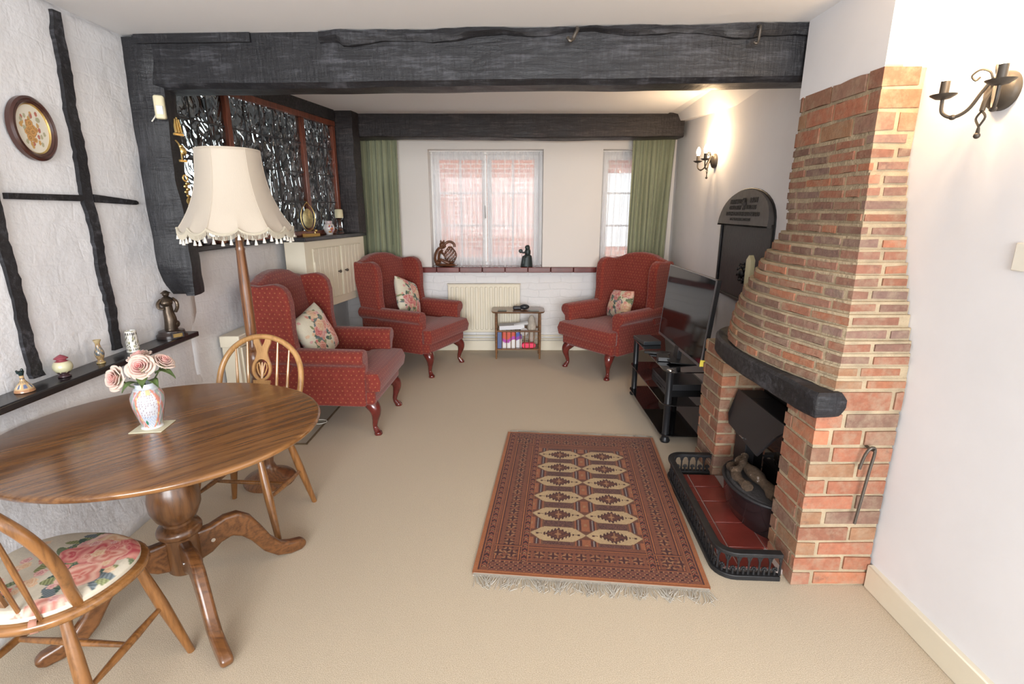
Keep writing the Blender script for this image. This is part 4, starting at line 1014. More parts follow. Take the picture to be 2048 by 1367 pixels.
br.build('fringe', fm, so_)
ts = None
for k in range(44):
    p = hem(2 * PI * k / 44)
    if ts is None:
        q = MB(); q.tube([(0, 0, .0), (0, 0, -.018)], .0008, 5); q.lathe([(.0, -.016), (.003, -.017), (.0028, -.021), (.005, -.028), (.0085, -.044), (0, -.045)][::-1], 10)
        ts = q.build('tassel', simple('white_tassel', (.78, .75, .68), .8), so_); o = ts
    else: o = ts.copy(); C.objects.link(o); o.parent = so_
    o.location = p

# ---------------------------------------------------------------- patterned rug
rug = thing('patterned_rug', 'rust red oriental rug with twelve cream medallions and fringed ends', 'rug', (.392, 2.535, 0), math.atan2(-.098, .978))
W_, L_ = .985, 1.43; gm = MB(); NX, NY = 330, 480
gm.grid(lambda u, v: ((u - .5) * (W_ - .02 * 0), (v - .5) * L_, .0105 + .0015 * mnoise.noise(Vector((u * 4, v * 5, 0)))), NX, NY)
def rugcol(c):
    x = c[:, 0] + W_ / 2; y = c[:, 1] + L_ / 2; rs = np.random.RandomState(4); N_ = len(x)
    nz = rs.rand(N_)
    rust = np.array((.30, .098, .048)); dkp = np.array((.075, .018, .018)); purple = np.array((.14, .055, .045)); creamc = np.array((.66, .47, .26)); orange = np.array((.50, .17, .06)); brown = np.array((.19, .062, .034)); tan = np.array((.45, .22, .10))
    col = np.tile(rust, (N_, 1))
    def S(mask, cc): col[mask] = cc
    mx = np.minimum(x, W_ - x); my = np.minimum(y, L_ - y)
    sx = np.where(x < W_ / 2, 1, -1)
    # side borders (distance mx) and end borders (my)
    def band(d, a, b_, other, o0): return (d >= a) & (d < b_) & (other >= o0)
    ch = lambda s_, d, p, w_: ((s_ + np.abs(d) * 1.2) % p) < w_
    S(np.ones(N_, bool) & (nz > .75), brown)
    # star border
    for (d, s_, mk) in ((mx, y, mx < .21), (my, x, (my < .24) & (mx > .075))):
        cell = ((s_ % .062) - .031); dc = d - .135
        star = (np.abs(cell) + np.abs(dc) < .026); S(mk & star, tan); S(mk & (np.abs(cell) + np.abs(dc) < .017), rust); S(mk & ((np.abs(cell) < .004) & (np.abs(dc) < .024) | (np.abs(dc) < .004) & (np.abs(cell) < .022)), dkp)
        S(mk & (np.abs(np.abs(cell) - .02) + np.abs(np.abs(dc) - .02) < .007), dkp)
        for q in (.078, .088, .182, .192): S(mk & (np.abs(d - q) < .0022), dkp)
        S(mk & (np.abs(d - .083) < .003), orange); S(mk & (np.abs(d - .187) < .003), orange)
    # chevron strips
    for c0 in (.045, .212):
        mk = (np.abs(mx - c0) < .013) & (my > .03); q = ch(y, mx - c0, .026, .026); S(mk, dkp); S(mk & ch(y, mx - c0, .026, .009) & (np.abs(mx - c0) < .010), (.42, .12, .06)); S(mk & ch(y + .013, mx - c0, .052, .007) & (np.abs(mx - c0) < .009), tan)
        S((np.abs(np.abs(mx - c0) - .0145) < .0016) & (my > .03), orange)
    # end skirt with little squares
    mk = (my < .082) & (mx > .06); S(mk, np.array((.22, .07, .045))); cx_ = ((x + (np.floor(my / .021) % 2) * .02) % .04) - .02; cy_ = (my % .021) - .0105
    S(mk & (np.abs(cx_) < .006) & (np.abs(cy_) < .006), dkp); S(mk & (np.abs(np.abs(cx_) - .010) < .003) & (np.abs(cy_) < .004), tan); S(mk & (np.abs(cx_) < .003) & (np.abs(np.abs(cy_) - .009) < .002), tan)
    # field
    fx0, fx1, fy0, fy1 = .228, W_ - .228, .215, L_ - .232
    F_ = (x > fx0) & (x < fx1) & (y > fy0) & (y < fy1); S(F_, purple); S(F_ & (nz > .8), (.24, .10, .07)); S(F_ & (nz < .1), (.05, .018, .018))
    cw = (fx1 - fx0) / 2; rh = (fy1 - fy0) / 6
    cxm = ((x - fx0) % cw) - cw / 2; cym = ((y - fy0) % rh) - rh / 2
    ax = np.abs(cxm); ay = np.abs(cym); hh = rh * .335
    lim = np.where(ax < .075, hh, hh * np.clip(1 - (ax - .075) / (cw / 2 - .075), 0, 1)); lim = np.where((ax > .070) & (ax < .08), np.maximum(lim - .004, 0), lim)
    S(F_ & (ay < lim + .003), (.24, .13, .05)); S(F_ & (ay < lim), creamc)
    dia = ax / .082 + ay / (hh * .98); ser = (np.floor(cxm / .0085) % 2 == 0)
    S(F_ & (ay < lim) & (dia < 1) & (ser | (dia < .78)), dkp); S(F_ & (dia < .66), rust * .75); S(F_ & (dia < .66) & (nz > .6), dkp); S(F_ & (dia < .22), tan); S(F_ & (ax < .0025) & (dia < .6), tan)
    S(F_ & (np.abs(ax - .098) < .006) & (ay < .0055), dkp); S(F_ & (ax > .08) & (ax < .098) & (ay < .0016), dkp)
    # linking hexagons between the medallions
    cx2 = ((x - fx0 + cw / 2) % cw) - cw / 2; cy2 = ((y - fy0 + rh / 2) % rh) - rh / 2; ax2 = np.abs(cx2); ay2 = np.abs(cy2)
    hx2 = F_ & (ax2 < .062) & (ay2 < rh * .5 * (1 - ax2 / .062 * .42)) & ~((ay < lim))
    S(hx2, (.20, .09, .05)); S(hx2 & (ax2 < .055) & (ay2 < rh * .42 * (1 - ax2 / .062 * .35)), brown)
    S(hx2 & (ax2 < .018) & (ay2 < rh * .30), (.42, .14, .06)); S(hx2 & (np.abs(ax2 - .026) < .003) & (ay2 < rh * .26), dkp); S(hx2 & (np.abs(ax2 - .033) < .003) & (ay2 < rh * .26), (.30, .27, .26)); S(hx2 & (np.abs(ax2 - .040) < .003) & (ay2 < rh * .26), dkp); S(hx2 & (np.abs(ax2 - .050) < .003) & (ay2 < rh * .26), (.42, .14, .06))
    S(hx2 & (ax2 < .007) & (ay2 < .01), tan)
    S(mx < .020, orange); S((mx >= .020) & (mx < .025), dkp); S(my < .012, orange)
    return col * (.62 + .22 * nz[:, None])
rugm = attr('rug_pile', .9, nscale=9, nvar=.22, bs=.5, bscale=420, bdist=.003, spec=.15, sheen=.15)
ro = gm.build('pile', rugm, rug, ang=180); paint(ro, rugcol)
MB().box(-W_ / 2, W_ / 2, -L_ / 2, L_ / 2, 0.001, .0075).build('backing', simple('rug_backing', (.26, .09, .035), .9), rug)
fr2 = simple('rug_fringe_cotton', (.47, .44, .385), .9)
for e, ln in ((-1, .075), (1, .035)):
    f_ = MB(); rnd = random.Random(7 + e); f_.box(-W_ / 2 + .005, W_ / 2 - .005, e * L_ / 2 - .002, e * (L_ / 2 + .014) , .001, .005) if e > 0 else f_.box(-W_ / 2 + .005, W_ / 2 - .005, -(L_ / 2 + .016), -L_ / 2 + .002, .001, .005)
    for k in range(230):
        x = -W_ / 2 + .01 + (W_ - .02) * k / 229; g_ = (math.sin(k * .25) + math.sin(k * .11 + 1)) * .012; l = ln * rnd.uniform(.6, 1.1)
        y = e * (L_ / 2 + .012); f_.tube([(x, y, .005), (x + g_ * .4 + rnd.uniform(-.004, .004), y + e * l * .4, .007), (x + g_ + rnd.uniform(-.01, .01), y + e * l * .8, .004), (x + g_ * 1.5 + rnd.uniform(-.014, .014), y + e * l, .003)], .0013, 4)
    f_.build('fringe', fr2, rug)

# ---------------------------------------------------------------- floor mat under the lamp side armchair
mt = MB(); mt.box(-1.735, -1.357, 3.118, 4.25, .0005, .006)
o = tag(mt.build('door_mat', simple('grey_mat', (.42, .38, .30), .95, bs=.4, bscale=300), bevel=.002), 'flat grey-beige mat with a dark edge under the nearest armchair', 'mat')
em = MB(); em.box(-1.365, -1.354, 3.11, 4.26, .0005, .008).box(-1.735, -1.354, 3.108, 3.119, .0005, .008); em.build('edging', simple('brown_edging', (.16, .11, .06), .9), o)
rg = thing('cable_loop', 'thin white cable loops lying on the grey mat', 'cable', (-1.45, 3.25, .007))
for x, y, r_ in ((.0, .0, .035), (.05, .22, .05)): MB().tube([(x + r_ * math.cos(a), y + r_ * .8 * math.sin(a), .003) for a in [2 * PI * k / 20 for k in range(20)]], .003, 6, True).build('loop', wpl, rg)
# ================================================================ curtains
def drape(name, label, cat, x0, x1, z0, z1, y, folds, amp, mat, group, flare=0.0, seed=0, nz=30, taper=None, head=.03):
    mb = MB(); nu = int(folds * 14)
    def fn(u, v):
        z = lerp(z1, z0, v); a = amp * min(1, .35 + v * 1.3)
        ph = 2 * PI * folds * u + 1.3 * math.sin(5 * u + seed) + .5 * math.sin(v * 3 + u * 9 + seed)
        xa = x0 + (taper[0] * v if taper else 0); xb = x1 + (taper[1] * v if taper else 0)
        x = lerp(xa, xb, u) + .15 * a * math.sin(ph * 2)
        yy = y + a * math.sin(ph) + a * .35 * math.sin(ph * 2.3 + v * 2 + seed) + (.004 * math.sin(ph * 3) if v < head else 0)
        return (x, yy, z)
    mb.grid(fn, nu, nz); o = mb.build(name, mat, None, ang=180)
    return tag(o, label, cat, group)
g1 = drape('curtain', 'sage green curtain at the left end of the back wall', 'curtain', -1.60, -1.14, .935, 2.30, 5.415, 7, .026, green, 'green curtains', seed=1, taper=(.02, -.01))
g2 = drape('curtain', 'sage green curtain at the right, overlapping the narrow window', 'curtain', 1.20, 1.625, .935, 2.30, 5.415, 7, .026, green, 'green curtains', seed=4, taper=(.0, -.035))
for o in (g1, g2):
    md = o.modifiers.new('thick', 'SOLIDIFY'); md.thickness = .002
drape('net_curtain', 'sheer white net curtain over the left half of the wide window', 'net curtain', -.83, -.285, WZ0 + .006, 2.085, 5.585, 9, .016, net, 'sheer net curtains', seed=2)
drape('net_curtain', 'sheer white net curtain over the right half of the wide window', 'net curtain', -.262, .305, WZ0 + .006, 2.085, 5.58, 9, .016, net, 'sheer net curtains', seed=7)
drape('net_curtain', 'sheer white net curtain over the narrow window', 'net curtain', .935, 1.545, WZ0 + .006, 2.085, 5.585, 9, .016, net, 'sheer net curtains', seed=9)
for x0, x1, lb in ((W1[0], W1[1], 'wide'), (W2[0], W2[1], 'narrow')):
    tag(MB().tube([(x0 + .002, 5.585, 2.09), (x1 - .002, 5.585, 2.09)], .005, 8).build('curtain_wire', whitegloss), 'thin white rod holding the net curtain of the %s window' % lb, 'rod')

# ================================================================ radiator and pipes
rd = thing('radiator', 'cream panel radiator under the wide window', 'radiator', (-.30, 5.44, 0))
mb = MB(); mb.box(-.385, .385, -.012, .03, .215, .735); mb.build('panel', cream, rd, bevel=.006)
mb = MB()
for k in range(14):
    x = -.36 + .72 * (k + .5) / 14; mb.prism(rrect(x - .018, x + .018, .245, .715, .015, 4), -.024, -.010, 'y')
mb.build('convector_ribs', cream, rd, bevel=.006)
MB().box(-.392, .392, -.018, .045, .73, .742).build('top_grille', cream, rd, bevel=.003)
pp = MB(); pp.tube([(-1.15, 5.462, .168), (1.5, 5.462, .168)], .0085, 10); tag(pp.build('heating_pipe', cream), 'upper of two cream heating pipes along the back skirting', 'pipe', 'heating pipes')
pp = MB(); pp.tube([(-1.15, 5.462, .132), (1.5, 5.462, .132)], .0085, 10); tag(pp.build('heating_pipe', cream), 'lower of two cream heating pipes along the back skirting', 'pipe', 'heating pipes')
for x in (-.66, .06): pass

# ================================================================ side table with magazine rack
st = thing('side_table', 'small wooden side table with a magazine rack in front of the radiator', 'table', (.062, 5.235, 0))
tp = MB(); tp.hull([(x * .97, y * .97, .488) for x, y in rrect(-.275, .275, -.14, .14, .05)], [(x, y, .505) for x, y in rrect(-.275, .275, -.14, .14, .05)]); tp.build('tabletop', sidew, st, bevel=.004)
for sx in (-1, 1):
    for sy in (-1, 1):
        l = MB(); l.tube([(sx * .225, sy * .10, z) for z in (0, .1, .25, .40, .488)], [.009, .012, .013, .012, .010], 10); l.build('leg', sidew, st)
    l = MB(); l.tube([(sx * .225, -.10, .095), (sx * .225, .10, .095)], .008, 8); l.tube([(sx * .225, -.10, .29), (sx * .225, .10, .29)], .008, 8); l.build('rail', sidew, st)
MB().box(-.222, .222, -.105, .105, .095, .108).build('rack_base', sidew, st, bevel=.003)
for sy in (-1, 1):
    MB().tube([(-.225, sy * .10, .295), (.225, sy * .10, .295)], .0095, 8).build('rack_rail', sidew, st)
    for k in range(8): MB().tube([(-.165 + k * .047, sy * .10, .10), (-.165 + k * .047, sy * .10, .295)], .0042, 6).build('spindle', sidew, st)
def wpos(x, y, z): return (.062 + x, 5.235 + y, z)
def put(o, label, cat, group=None): return tag(o, label, cat, group)
papw = simple('paper_white', (.72, .73, .76), .6); papb = simple('paper_blue', (.10, .14, .30), .5)
def slab(name, x0, x1, y0, y1, z0, z1, mat, label, cat, group=None, rot=(0, 0, 0), bev=.002):
    cx, cy, cz = (x0 + x1) / 2, (y0 + y1) / 2, z0
    o = MB().box(x0 - cx, x1 - cx, y0 - cy, y1 - cy, 0, z1 - z0).build(name, mat, None, bevel=bev); o.location = (cx, cy, cz); o.rotation_euler = rot
    return tag(o, label, cat, group)
slab('coaster', -.145, -.055, 5.12, 5.20, .506, .511, simple('dark_coaster', (.04, .045, .04), .3), 'dark square coaster on the left of the side table top', 'coaster', 'coasters on the side table')
slab('coaster', .175, .275, 5.12, 5.20, .506, .512, simple('grey_coaster', (.16, .17, .15), .3), 'grey green coaster on the right of the side table top', 'coaster', 'coasters on the side table')
bx = MB(); bx.box(-.045, .045, -.03, .03, 0, .035); o = bx.build('spectacle_case', simple('case_black', (.03, .03, .035), .4), None, bevel=.012, seg=3); o.location = (.055, 5.24, .506); tag(o, 'flat dark case lying on the side table, left of the black rounded case', 'case')
bx = MB(); bx.ball((0, 0, .028), (.05, .035, .028), 18, 10); o = bx.build('rounded_case', simple('case_blue_black', (.02, .025, .032), .35)); o.location = (.13, 5.225, .506); tag(o, 'black rounded case lying on the side table', 'case')
# contents of the rack
slab('newspaper', -.13, .13, 5.16, 5.30, .306, .35, papw, 'white folded papers lying across the rack of the side table', 'papers', rot=(0, R(-3), 0))
slab('envelope', .02, .17, 5.17, 5.20, .352, .375, simple('pale_plastic', (.66, .66, .66), .3), 'pale plastic wrapped mail lying askew on the white papers', 'mail', rot=(R(30), R(-12), 0))
slab('magazine', -.15, -.10, 5.15, 5.16, .109, .285, papb, 'blue and white magazine at the left end of the rack', 'magazine', 'magazines in the rack')
def colmag(x0, x1, y, cols, label, z1=.285, n=20):
    mb = MB(); mb.grid(lambda u, v: (lerp(x0, x1, u), 0, lerp(.109, z1, v)), 10, n); o = mb.build('magazine', attr('print_%d' % int(y * 1000), .4), None, solid=.008); o.location = (0, y, 0)
    def f(c):
        t = (c[:, 2] - .109) / (z1 - .109); u_ = (c[:, 0] - x0) / (x1 - x0); out = np.tile(np.array(cols[0], 'f'), (len(c), 1))
        for lim, cc in cols[1]: out[t + .12 * np.sin(u_ * 5) > lim] = cc
        return out
    paint(o, f); return tag(o, label, 'magazine', 'magazines in the rack')
colmag(-.10, .035, 5.162, ((.8, .78, .76), [(.42, (.45, .06, .40)), (.62, (.62, .10, .06))]), 'magazine with purple and orange cover in the middle of the rack')
colmag(-.095, .10, 5.18, ((.75, .76, .78), [(.40, (.30, .07, .42)), (.60, (.07, .12, .42)), (.85, (.5, .55, .6))]), 'white, purple and blue magazine behind the purple and orange one', .288)
pk_ = MB(); pk_.prism(rrect(.10, .245, .112, .165, .025), -.03, .03, 'y'); o = pk_.build('pink_case', simple('bright_pink_cloth', (.85, .05, .13), .6), None, bevel=.01, seg=3); o.location = (0, 5.17, 0); tag(o, 'bright pink pouch at the bottom right of the rack', 'pouch')
cdm = simple('chrome_rim', (.7, .7, .72), .2, .9); cdx = MB(); cdx.lathe([(.012, -.012), (.040, -.012), (.043, 0), (.040, .012), (.012, .012)], 24, Matrix.Translation((.125, 5.162, .285)) @ Matrix.Rotation(PI / 2, 4, 'X')); o = cdx.build('wire_spool', cdm); tag(o, 'round silver rimmed spool standing in the rack', 'spool')
bgm = glassy('clear_bag_film', (.86, .84, .80), .15, 1.15); bgx = MB(); bgx.ball((0, 0, 0), (.052, .05, .13), 20, 14); o = bgx.build('plastic_bag', simple('beige_knitting', (.50, .44, .37), .9, var=.3, vscale=20, bs=.6, bscale=60)); o.location = (.205, 5.235, .30); o.scale = (.9, .9, 1.15); tag(o, 'pale wrapped knitting bundle standing at the right of the rack', 'bag')

# ================================================================ sill figures
cw = simple('carved_brown_wood', (.14, .052, .022), .35, var=.5, vscale=30, coat=.3, bs=.4, bscale=60)
mk = thing('carved_figure', 'carved brown wooden figure bending over a pierced basket on the window sill', 'carving', (-.70, 5.505, .9195))
b_ = MB(); b_.ball((0, 0, .018), (.125, .055, .018), 24, 8); b_.build('base', cw, mk)
bd = MB(); bd.tube(smooth_pts([(-.085, 0, .03), (-.10, 0, .09), (-.082, 0, .155), (-.045, 0, .19)], 4), [.030, .034, .036, .036, .036, .035, .034, .033, .034, .034, .034, .032, .03], 12)
bd.ball((-.035, -.0, .225), (.035, .032, .04)); bd.ball((-.05, -.01, .262), (.010, .008, .014)); bd.ball((-.02, -.01, .264), (.010, .008, .014)); bd.ball((-.012, -.018, .215), (.018, .016, .015))
bd.tube(smooth_pts([(-.05, -.02, .19), (0, -.03, .245), (.045, -.02, .262), (.085, -.01, .24), (.092, -.01, .205)], 4), .014, 10)
bd.tube(smooth_pts([(-.095, -.02, .06), (-.05, -.04, .075), (0, -.045, .052), (.035, -.04, .040)], 4), .016, 10)
bd.tube(smooth_pts([(-.06, -.025, .165), (-.02, -.045, .13), (.0, -.05, .10)], 4), .012, 10)
bd.build('body', cw, mk)
bk_ = MB()
for k in range(9):
    for s in (1, -1): bk_.tube([(.045 + (.018 + .048 * math.sin(PI * (.08 + .88 * t / 12))) * math.cos(2 * PI * k / 9 + s * t * .22), (.015 + .042 * math.sin(PI * (.08 + .88 * t / 12))) * math.sin(2 * PI * k / 9 + s * t * .22), .04 + .16 * t / 12) for t in range(13)], .0035, 5)
bk_.lathe([(.03, .036), (.048, .05), (.045, .055), (.02, .04)], 16, None, .045, 0); bk_.lathe([(.02, .195), (.028, .20), (.02, .212), (0, .215)], 16, None, .045, 0)
bk_.build('basket', cw, mk)
gm_ = simple('dark_green_bronze', (.025, .035, .035), .45, .3, bs=.3, bscale=70)
fg = thing('dark_figurine', 'small dark green figurine of a seated figure holding out a round mirror on the sill', 'figurine', (.155, 5.52, .9195))
b_ = MB(); b_.hull([(x * .065, y * .045, 0) for x, y in el(1, 1, 16)], [(x * .052 + .005, y * .036, .10) for x, y in el(1, 1, 16)]); b_.ball((.012, 0, .10), (.045, .035, .03)); b_.build('plinth', gm_, fg, bevel=.004)
b_ = MB(); b_.ball((.012, 0, .15), (.032, .026, .05)); b_.ball((.002, 0, .20), (.020, .02, .024)); b_.ball((.012, .004, .195), (.024, .023, .032)); b_.tube([(0, -.01, .165), (-.03, -.015, .145), (-.05, -.012, .15)], .009, 8); b_.tube([(.0, 0, .115), (-.03, -.02, .10), (-.035, -.02, .03)], .017, 10); b_.build('figure', gm_, fg)
MB().ball((-.062, -.012, .163), (.022, .006, .022), 16, 8).build('mirror', gm_, fg)
# little cup behind the right chair at the narrow window
o = MB().lathe([(.012, 0), (.018, .01), (.022, .05), (.02, .06)], 16).build('white_cup', wpl); o.location = (1.0, 5.53, .9195); tag(o, 'tiny white cup on the sill of the narrow window, just above the right armchair', 'cup')

# ================================================================ television and stand
bg_ = simple('black_stand_glass', (.008, .008, .009), .04, coat=.6, spec=.7)
ts_ = thing('television_stand', 'black glass television stand with three shelves and round black posts', 'stand', (1.20, 3.62, 0), 0)
ro_ = lambda: rrect(-.215, .215, -.50, .50, .07)
MB().prism(ro_(), .492, .500).build('top_shelf', bg_, ts_, bevel=.001)
MB().prism(ro_(), .265, .272).build('middle_shelf', bg_, ts_, bevel=.001)
MB().prism(ro_(), .050, .057).build('bottom_shelf', bg_, ts_, bevel=.001)
gp_ = simple('satin_black_tube', (.022, .023, .026), .3, .4)
for sx in (-1, 1):
    for sy in (-1, 1):
        l = MB(); l.lathe([(.030, 0), (.034, .012), (.024, .03), (.022, .04), (.025, .052), (.022, .062), (.022, .26), (.025, .268), (.022, .277), (.022, .49)], 18, None, sx * .175, sy * .455); o = l.build('post', gp_, ts_)
        MB().lathe([(.0, .500), (.022, .500), (.022, .504), (.015, .507), (0, .507)][::-1], 18, None, sx * .175, sy * .455).build('cap', silver, o)
tv = thing('television', 'large flat black television on the glass stand, turned towards the left', 'television', (1.145, 3.42, .504), R(0)); tv.rotation_euler = (0, R(5.5), 0)
MB().hull([(-.012, -.445, .075), (.02, -.445, .075), (.02, .445, .085), (-.012, .445, .085)], [(-.012, -.445, .605), (.02, -.445, .605), (.02, .445, .605), (-.012, .445, .605)]).build('casing', bpl, tv, bevel=.003)
scr = simple('black_screen', (.006, .006, .007), .07, spec=.28)
MB().box(-.0135, -.0118, -.437, .437, .092, .598).build('screen', scr, tv)
MB().box(-.0145, -.006, -.4465, -.443, .075, .605).box(-.0145, -.006, .443, .4465, .085, .605).box(-.0145, -.006, -.4465, .4465, .602, .6065).box(-.0145, -.006, -.4465, .4465, .073, .088).build('metal_edge', simple('thin_steel_edge', (.30, .30, .31), .3, .9), tv)
MB().box(-.0155, .012, -.4475, -.444, .078, .118).build('yellow_sticker', simple('yellow_label', (.75, .62, .08), .5), tv)
MB().box(-.09, .09, -.15, .15, 0, .008).box(-.015, .015, -.04, .04, .006, .09).build('foot', bpl, tv, bevel=.003)
def small(name, label, cat, pts, mat, loc, rz=0, bev=.004, group=None):
    o = pts.build(name, mat, None, bevel=bev, seg=3); o.location = loc; o.rotation_euler = (0, 0, rz); return tag(o, label, cat, group)
small('remote_control', 'black remote control lying on top of the television stand', 'remote', MB().box(-.022, .022, -.09, .09, 0, .018), bpl, (1.045, 3.55, .501), R(70))
small('black_box', 'flat black receiver box at the far end of the stand top', 'box', MB().box(-.07, .07, -.11, .11, 0, .03), simple('dark_grey_plastic', (.03, .035, .04), .4), (1.06, 3.90, .501), R(8))
small('black_box', 'small upright black box under the television screen on the stand top', 'box', MB().box(-.04, .04, -.05, .05, 0, .03), bpl, (1.045, 3.40, .501), R(-10))
small('media_player', 'black player on the middle shelf of the television stand', 'player', MB().box(-.13, .13, -.20, .20, 0, .045).box(-.134, -.13, -.06, .06, .02, .024), simple('player_black', (.03, .03, .032), .25), (1.22, 3.60, .2725))
cb_ = MB()
for k in range(4): cb_.tube(smooth_pts([(1.30 + .02 * k, 3.20 + .03 * k, .48 - .08 * k), (1.33, 3.18, .40 - .05 * k), (1.31 - .01 * k, 3.24, .33 - .06 * k), (1.34, 3.30 + .02 * k, .20 + .03 * k)], 5), .003, 6)
tag(cb_.build('power_cables', bpl), 'tangle of thin black cables behind the television stand', 'cable')

# ================================================================ wall lights
sm_ = simple('aged_pewter_iron', (.075, .065, .055), .5, .5, bs=.15, bscale=60)
def sconce(label, loc):
    t = thing('wall_light', label, 'wall light', loc, 0, 'twin candle wall lights')
    # local: wall at x=0, arms reach to -x, spread in y
    pl_ = MB(); pl_.lathe([(0, .034), (.02, .034), (.034, .028), (.050, .02), (.055, .010), (.055, 0.0)][::-1], 28, Matrix.Rotation(-PI / 2, 4, 'Y')); o = pl_.build('back_plate', sm_, t)
    md_ = MB(); md_.tube(smooth_pts([(-.03, 0, .01), (-.05, 0, -.02), (-.056, 0, -.055)], 4), .007, 8)
    md_.tube(smooth_pts([(-.056, 0, -.055), (-.056, .016, -.075), (-.056, .0, -.10), (-.056, -.004, -.118)], 4), .0032, 6); md_.tube(smooth_pts([(-.056, 0, -.055), (-.056, -.016, -.075), (-.056, .0, -.10), (-.056, .004, -.118)], 4), .0032, 6)
    md_.ball((-.056, 0, -.125), .009, 10, 8); md_.build('drop_finial', sm_, t)
    for s in (1, -1):
        a = MB(); e = Vector((-.105, s * .098, .0))
        P_ = smooth_pts([(-.035, s * .01, .035), (-.05, s * .022, .0), (-.065, s * .042, -.045), (-.085, s * .070, -.062), (-.102, s * .094, -.045), (-.105, s * .098, -.012), tuple(e)], 5)
        a.tube(P_, .0052, 8); m_ = P_[15]; a.ball(tuple(m_), (.010, .010, .008), 8, 6)
        a.tube(smooth_pts([(-.035, s * .01, .035), (-.045, s * .012, .055), (-.062, s * .026, .064), (-.074, s * .040, .05), (-.064, s * .036, .036), (-.056, s * .030, .045)], 5), .0032, 6)
        ao = a.build('arm', sm_, t)
        MB().lathe([(.006, -.006), (.020, -.003), (.034, .006), (.036, .009), (.030, .006), (.010, .002), (0, .002)], 24, Matrix.Translation(e)).build('drip_pan', sm_, ao)
        MB().lathe([(.0125, .0), (.0125, .048), (.011, .048), (.011, .046), (0, .046)], 18, Matrix.Translation(e)).build('candle_tube', sm_, ao)
        MB().lathe([(.009, .044), (.0105, .052), (.0145, .066), (.0155, .078), (.0125, .094), (.006, .108), (0, .114)], 18, Matrix.Translation(e)).build('bulb', bulbm, ao)
        l = bpy.data.lights.new('candle_glow', 'POINT'); l.energy = GLOW; l.color = (1.0, .68, .38); l.shadow_soft_size = .02
        lo_ = bpy.data.objects.new('candle_glow', l); C.objects.link(lo_); lo_.parent = t; lo_.location = e + Vector((-.0, 0, .135))
    return t
GLOW = 6.5
s1_ = sconce('twin candle wall light on the white wall in the right foreground', (XR, 1.665, 1.845))
s2_ = sconce('twin candle wall light on the far right wall beside the curtain', (1.578, 4.20, 1.872)); s2_.rotation_euler = (0, 0, ang)
o = MB().tube(smooth_pts([(1.44, 1.985, 2.185), (1.44, 1.93, 2.195), (1.448, 1.80, 2.235), (1.455, 1.66, 2.285)], 4), .016, 12).build('white_conduit', wpl)
tag(o, 'white rounded conduit high on the wall above the foreground wall light', 'conduit')
o = MB().box(XR - .012, XR, 1.45, 1.505, 1.33, 1.41).build('wall_switch', wpl, None, bevel=.003); tag(o, 'small white switch plate at the far right edge of the wall', 'switch')

# ================================================================ oval picture
opc = thing('oval_picture', 'small oval flower picture in a dark wooden frame on the white brick wall', 'picture', (XL + .002, 2.128, 1.806))
def oval_ring(mb, prof, n=56, ay=.10, az=.118):
    vs = []; 
    for (s_, x) in prof: vs += [(x, (ay + s_) * math.cos(2 * PI * k / n), (az + s_) * math.sin(2 * PI * k / n)) for k in range(n)]
    fs = [(i * n + j, i * n + (j + 1) % n, (i + 1) * n + (j + 1) % n, (i + 1) * n + j) for i in range(len(prof) - 1) for j in range(n)]; mb.add(vs, fs)
f_ = MB(); oval_ring(f_, [(0, 0), (.0, .018), (-.008, .024), (-.014, .020), (-.020, .022), (-.026, .016), (-.026, .006)]); f_.build('frame', simple('dark_red_frame', (.055, .018, .013), .3, coat=.5), opc)
f_ = MB(); oval_ring(f_, [(-.026, .015), (-.030, .012), (-.030, .008)]); f_.build('gilt_slip', brass, opc)
pm = attr('picture_print', .35); ip = MB(); ip.grid(lambda u, v: (.009, (2 * u - 1) * .072 * math.sqrt(max(0, 1 - (2 * v - 1) ** 2)) , (2 * v - 1) * .090), 60, 70)
po_ = ip.build('print', pm, opc, ang=180)
def pf(c):
    y, z = c[:, 1], c[:, 2]; out = np.tile(np.array((.74, .70, .60), 'f'), (len(c), 1)); rnd = random.Random(3)
    for _ in range(26):
        a = rnd.uniform(0, 2 * PI); r_ = rnd.uniform(.03, .058); cy = r_ * math.cos(a) * .9; cz = r_ * math.sin(a) * 1.2; m_ = ((y - cy) / .006) ** 2 + ((z - cz) / .009) ** 2 < 1; out[m_] = rnd.choice([(.45, .16, .12), (.55, .33, .12), (.42, .40, .26)])
    for _ in range(16):
        a = rnd.uniform(0, 2 * PI); r_ = rnd.uniform(0, .028); cy = r_ * math.cos(a) * .9; cz = -.012 + r_ * math.sin(a) * 1.2; rr = rnd.uniform(.010, .017); d = np.sqrt((y - cy) ** 2 + (z - cz) ** 2); m_ = d < rr; k = (.75 + .25 * np.cos(d / rr * 9)); out[m_] = (np.array((.66, .36, .13))[None] * k[:, None])[m_]
    return out
paint(po_, pf)

